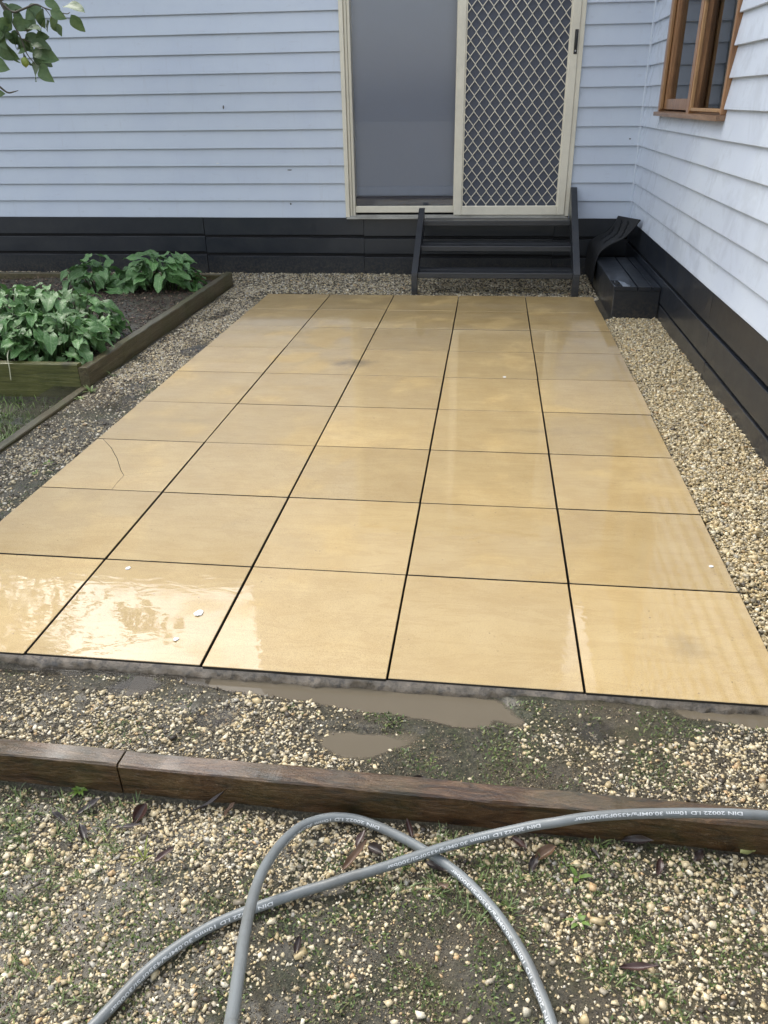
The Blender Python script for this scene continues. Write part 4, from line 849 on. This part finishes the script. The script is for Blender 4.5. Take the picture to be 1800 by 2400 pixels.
# ------------------------------------------------------------------ fallen leaves, weeds and chips
MLD = mat_paint('wet_dead_leaf', (.022, .014, .012, 1), .4, (.06, .03, .022, 1), .6, .5, .4); MLR = mat_paint('wet_red_brown_leaf', (.045, .017, .012, 1), .4, (.03, .014, .01, 1), .6, .5, .4)
MLY = mat_paint('yellow_green_leaf', (.42, .45, .16, 1), .45, (.5, .42, .2, 1), .6, .2, .3); MLB = mat_paint('tan_brown_leaf', (.13, .07, .035, 1), .45, (.06, .035, .02, 1), .6, .4, .3)
def litter(x, y, az, L_, Wd, mat, label, curl=2.0, pitch=0.0, dz=.006):
    L_ *= .85; Wd *= .85; me = leaf_mesh('fallen_leaf', ell(L_, Wd), .9*curl/2, -curl*2.5, .002, mat, 8, 2, random.random()*6)
    o = link(bpy.data.objects.new('fallen_leaf', me)); o.rotation_euler = (pitch, jit(.35), az - math.pi/2); o.location = (x - math.cos(az)*L_/2, y - math.sin(az)*L_/2, float(hgt(x, y)) + dz)
    tag(o, label, 'leaf', 'dead leaves lying on the gravel')
for a in [(.891, -.440, .75, .075, .010, MLD, 'long black folded leaf left of the sleeper joint'), (.835, -.478, 2.8, .05, .009, MLD, 'crumpled dark leaf nearest the left picture edge'), (1.101, -.542, .85, .055, .008, MLR, 'red-brown narrow leaf alone on pale stones at left'),
          (1.008, -.448, 1.4, .055, .016, MLR, 'broad dark red leaf below the sleeper joint'), (1.00, -.484, .05, .085, .006, MLD, 'thin black leaf lying level under the left sleeper end'), (.905, -.507, 2.3, .05, .010, MLD, 'dark pointed leaf among stones at far left'),
          (1.16, -.408, .35, .10, .006, MLD, 'long thin stem-like leaf along the foot of sleeper'), (1.205, -.415, 1.0, .045, .007, MLB, 'pale brown dry twig leaf against the sleeper foot'), (1.495, -.505, .9, .085, .010, MLB, 'long brown leaf inside the hose loop'),
          (1.535, -.480, -.5, .05, .013, MLD, 'black rotted leaf inside the hose loop'), (1.50, -.455, 1.2, .05, .010, MLR, 'reddish leaf touching the top of the hose loop'), (1.455, -.385, 1.6, .05, .005, MLD, 'thin black leaf standing against the sleeper face'),
          (1.60, -.42, 1.9, .05, .007, MLR, 'narrow crimson leaf beside sleeper left of the hose crossing'), (1.665, -.505, -.35, .065, .011, MLD, 'glossy black leaf under the hose crossing'), (1.68, -.55, -.5, .035, .007, MLB, 'small brown leaf just below the hose crossing'),
          (1.83, -.430, -.8, .055, .008, MLR, 'dark crimson leaf right of the hose crossing'), (1.88, -.452, .6, .06, .014, MLB, 'torn brown leaf in the dark pile under hose'), (1.855, -.475, 1.2, .055, .010, MLD, 'black curled leaf in the dark pile under hose'),
          (2.07, -.402, -.1, .07, .011, MLD, 'grey-black leaf lying along the right sleeper foot'), (2.105, -.455, 1.3, .05, .009, MLR, 'rust coloured upright leaf on stones at right'), (2.19, -.42, 1.0, .04, .010, MLD, 'small dark leaf near the yellow leaf'),
          (2.292, -.398, .3, .04, .015, MLY, 'pale yellow-green leaf at the right sleeper foot'), (2.03, -.672, .02, .075, .008, MLR, 'single long russet leaf on open gravel at lower right'), (1.965, -.665, 1.3, .02, .008, MLD, 'small black leaf scrap beside the russet leaf'),
          (1.42, -.70, 1.5, .04, .008, MLD, 'dark leaf beside the rising hose strand'), (1.98, -.435, 2.2, .04, .006, MLD, 'small dark leaf on the right gravel heap'), (1.60, -.325, .15, .06, .008, MLD, 'black leaf on moss behind the sleeper')]:
    litter(*a[:6], a[6], curl=random.uniform(1.2, 3))
def weed(x, y, n, L_, wd, label, col=(.12, .2, .03, 1), upz=.8):
    P = Parts()
    for i in range(n):
        a = 2*math.pi*i/n + jit(.4); l = L_*random.uniform(.6, 1.1); up = upz*random.uniform(.6, 1.2); z0 = float(hgt(x, y)) - .002; V = []; sd = Vector((-math.sin(a), math.cos(a), 0))
        for k in range(5):
            t = k/4; c = Vector((x + math.cos(a)*l*t*.8, y + math.sin(a)*l*t*.8, z0 + l*(up*t - .55*t*t))); ww = wd*math.sin(math.pi*(.12 + .86*t))
            V += [c - sd*ww, c + sd*ww]
        P.add(V, [(2*k, 2*k + 1, 2*k + 3, 2*k + 2) for k in range(4)])
    tag(P.obj('weed', mat_paint('weed_leaf', col, .45, (col[0]*.6, col[1]*.6, col[2]*.6, 1), .5, .1), smooth=True), label, 'weed', 'small weeds in the gravel')
weed(1.936, -.588, 9, .03, .004, 'bright green rosette weed alone in the right foreground gravel'); weed(1.943, -.492, 3, .035, .005, 'pair of upright green blades near the dark leaf pile')
weed(.842, -.392, 12, .035, .004, 'leafy green weed at the foot of the left sleeper'); weed(-.375, 2.20, 9, .06, .005, 'grassy weed at the near corner of raised bed', (.15, .21, .06, 1), 1.2)
weed(-.385, 2.10, 7, .045, .005, 'low weed overhanging the end of timber edging', (.17, .23, .07, 1)); weed(-.127, 1.285, 8, .035, .004, 'small green weed beside the cracked paver'); weed(-.135, 1.19, 9, .03, .004, 'flat green weed next to the second front paver')
weed(-.365, 2.46, 8, .055, .003, 'thin grass tuft against the raised bed side plank', (.14, .19, .06, 1), 1.2); weed(1.06, -.55, 7, .04, .002, 'yellowish grass tuft on left foreground stones', (.25, .28, .06, 1), 1.3)
MWH = mat_paint('white_flake', (.8, .8, .8, 1), .35)
for (x, y, s, lab) in [(.915, .23, .017, 'white flake on the bright reflecting front paver'), (.893, .101, .010, 'small white flake nearest the patio front edge'), (.602, .449, .010, 'white flake at the back of the second front paver'), (2.453, .643, .009, 'white speck at the right edge of the patio'), (1.825, 2.518, .011, 'white scrap on the joint before the screen door')]:
    m = 9; V = [(x + s*random.uniform(.5, 1)*math.cos(2*math.pi*i/m), y + s*random.uniform(.5, 1)*math.sin(2*math.pi*i/m), z) for z in (.0008, .0028) for i in range(m)]
    tag(mk('paint_flake', V, [tuple(range(m))[::-1], tuple(range(m, 2*m))] + [(i, (i+1) % m, (i+1) % m + m, i + m) for i in range(m)], MWH), lab, 'flake', 'white flakes on the patio')
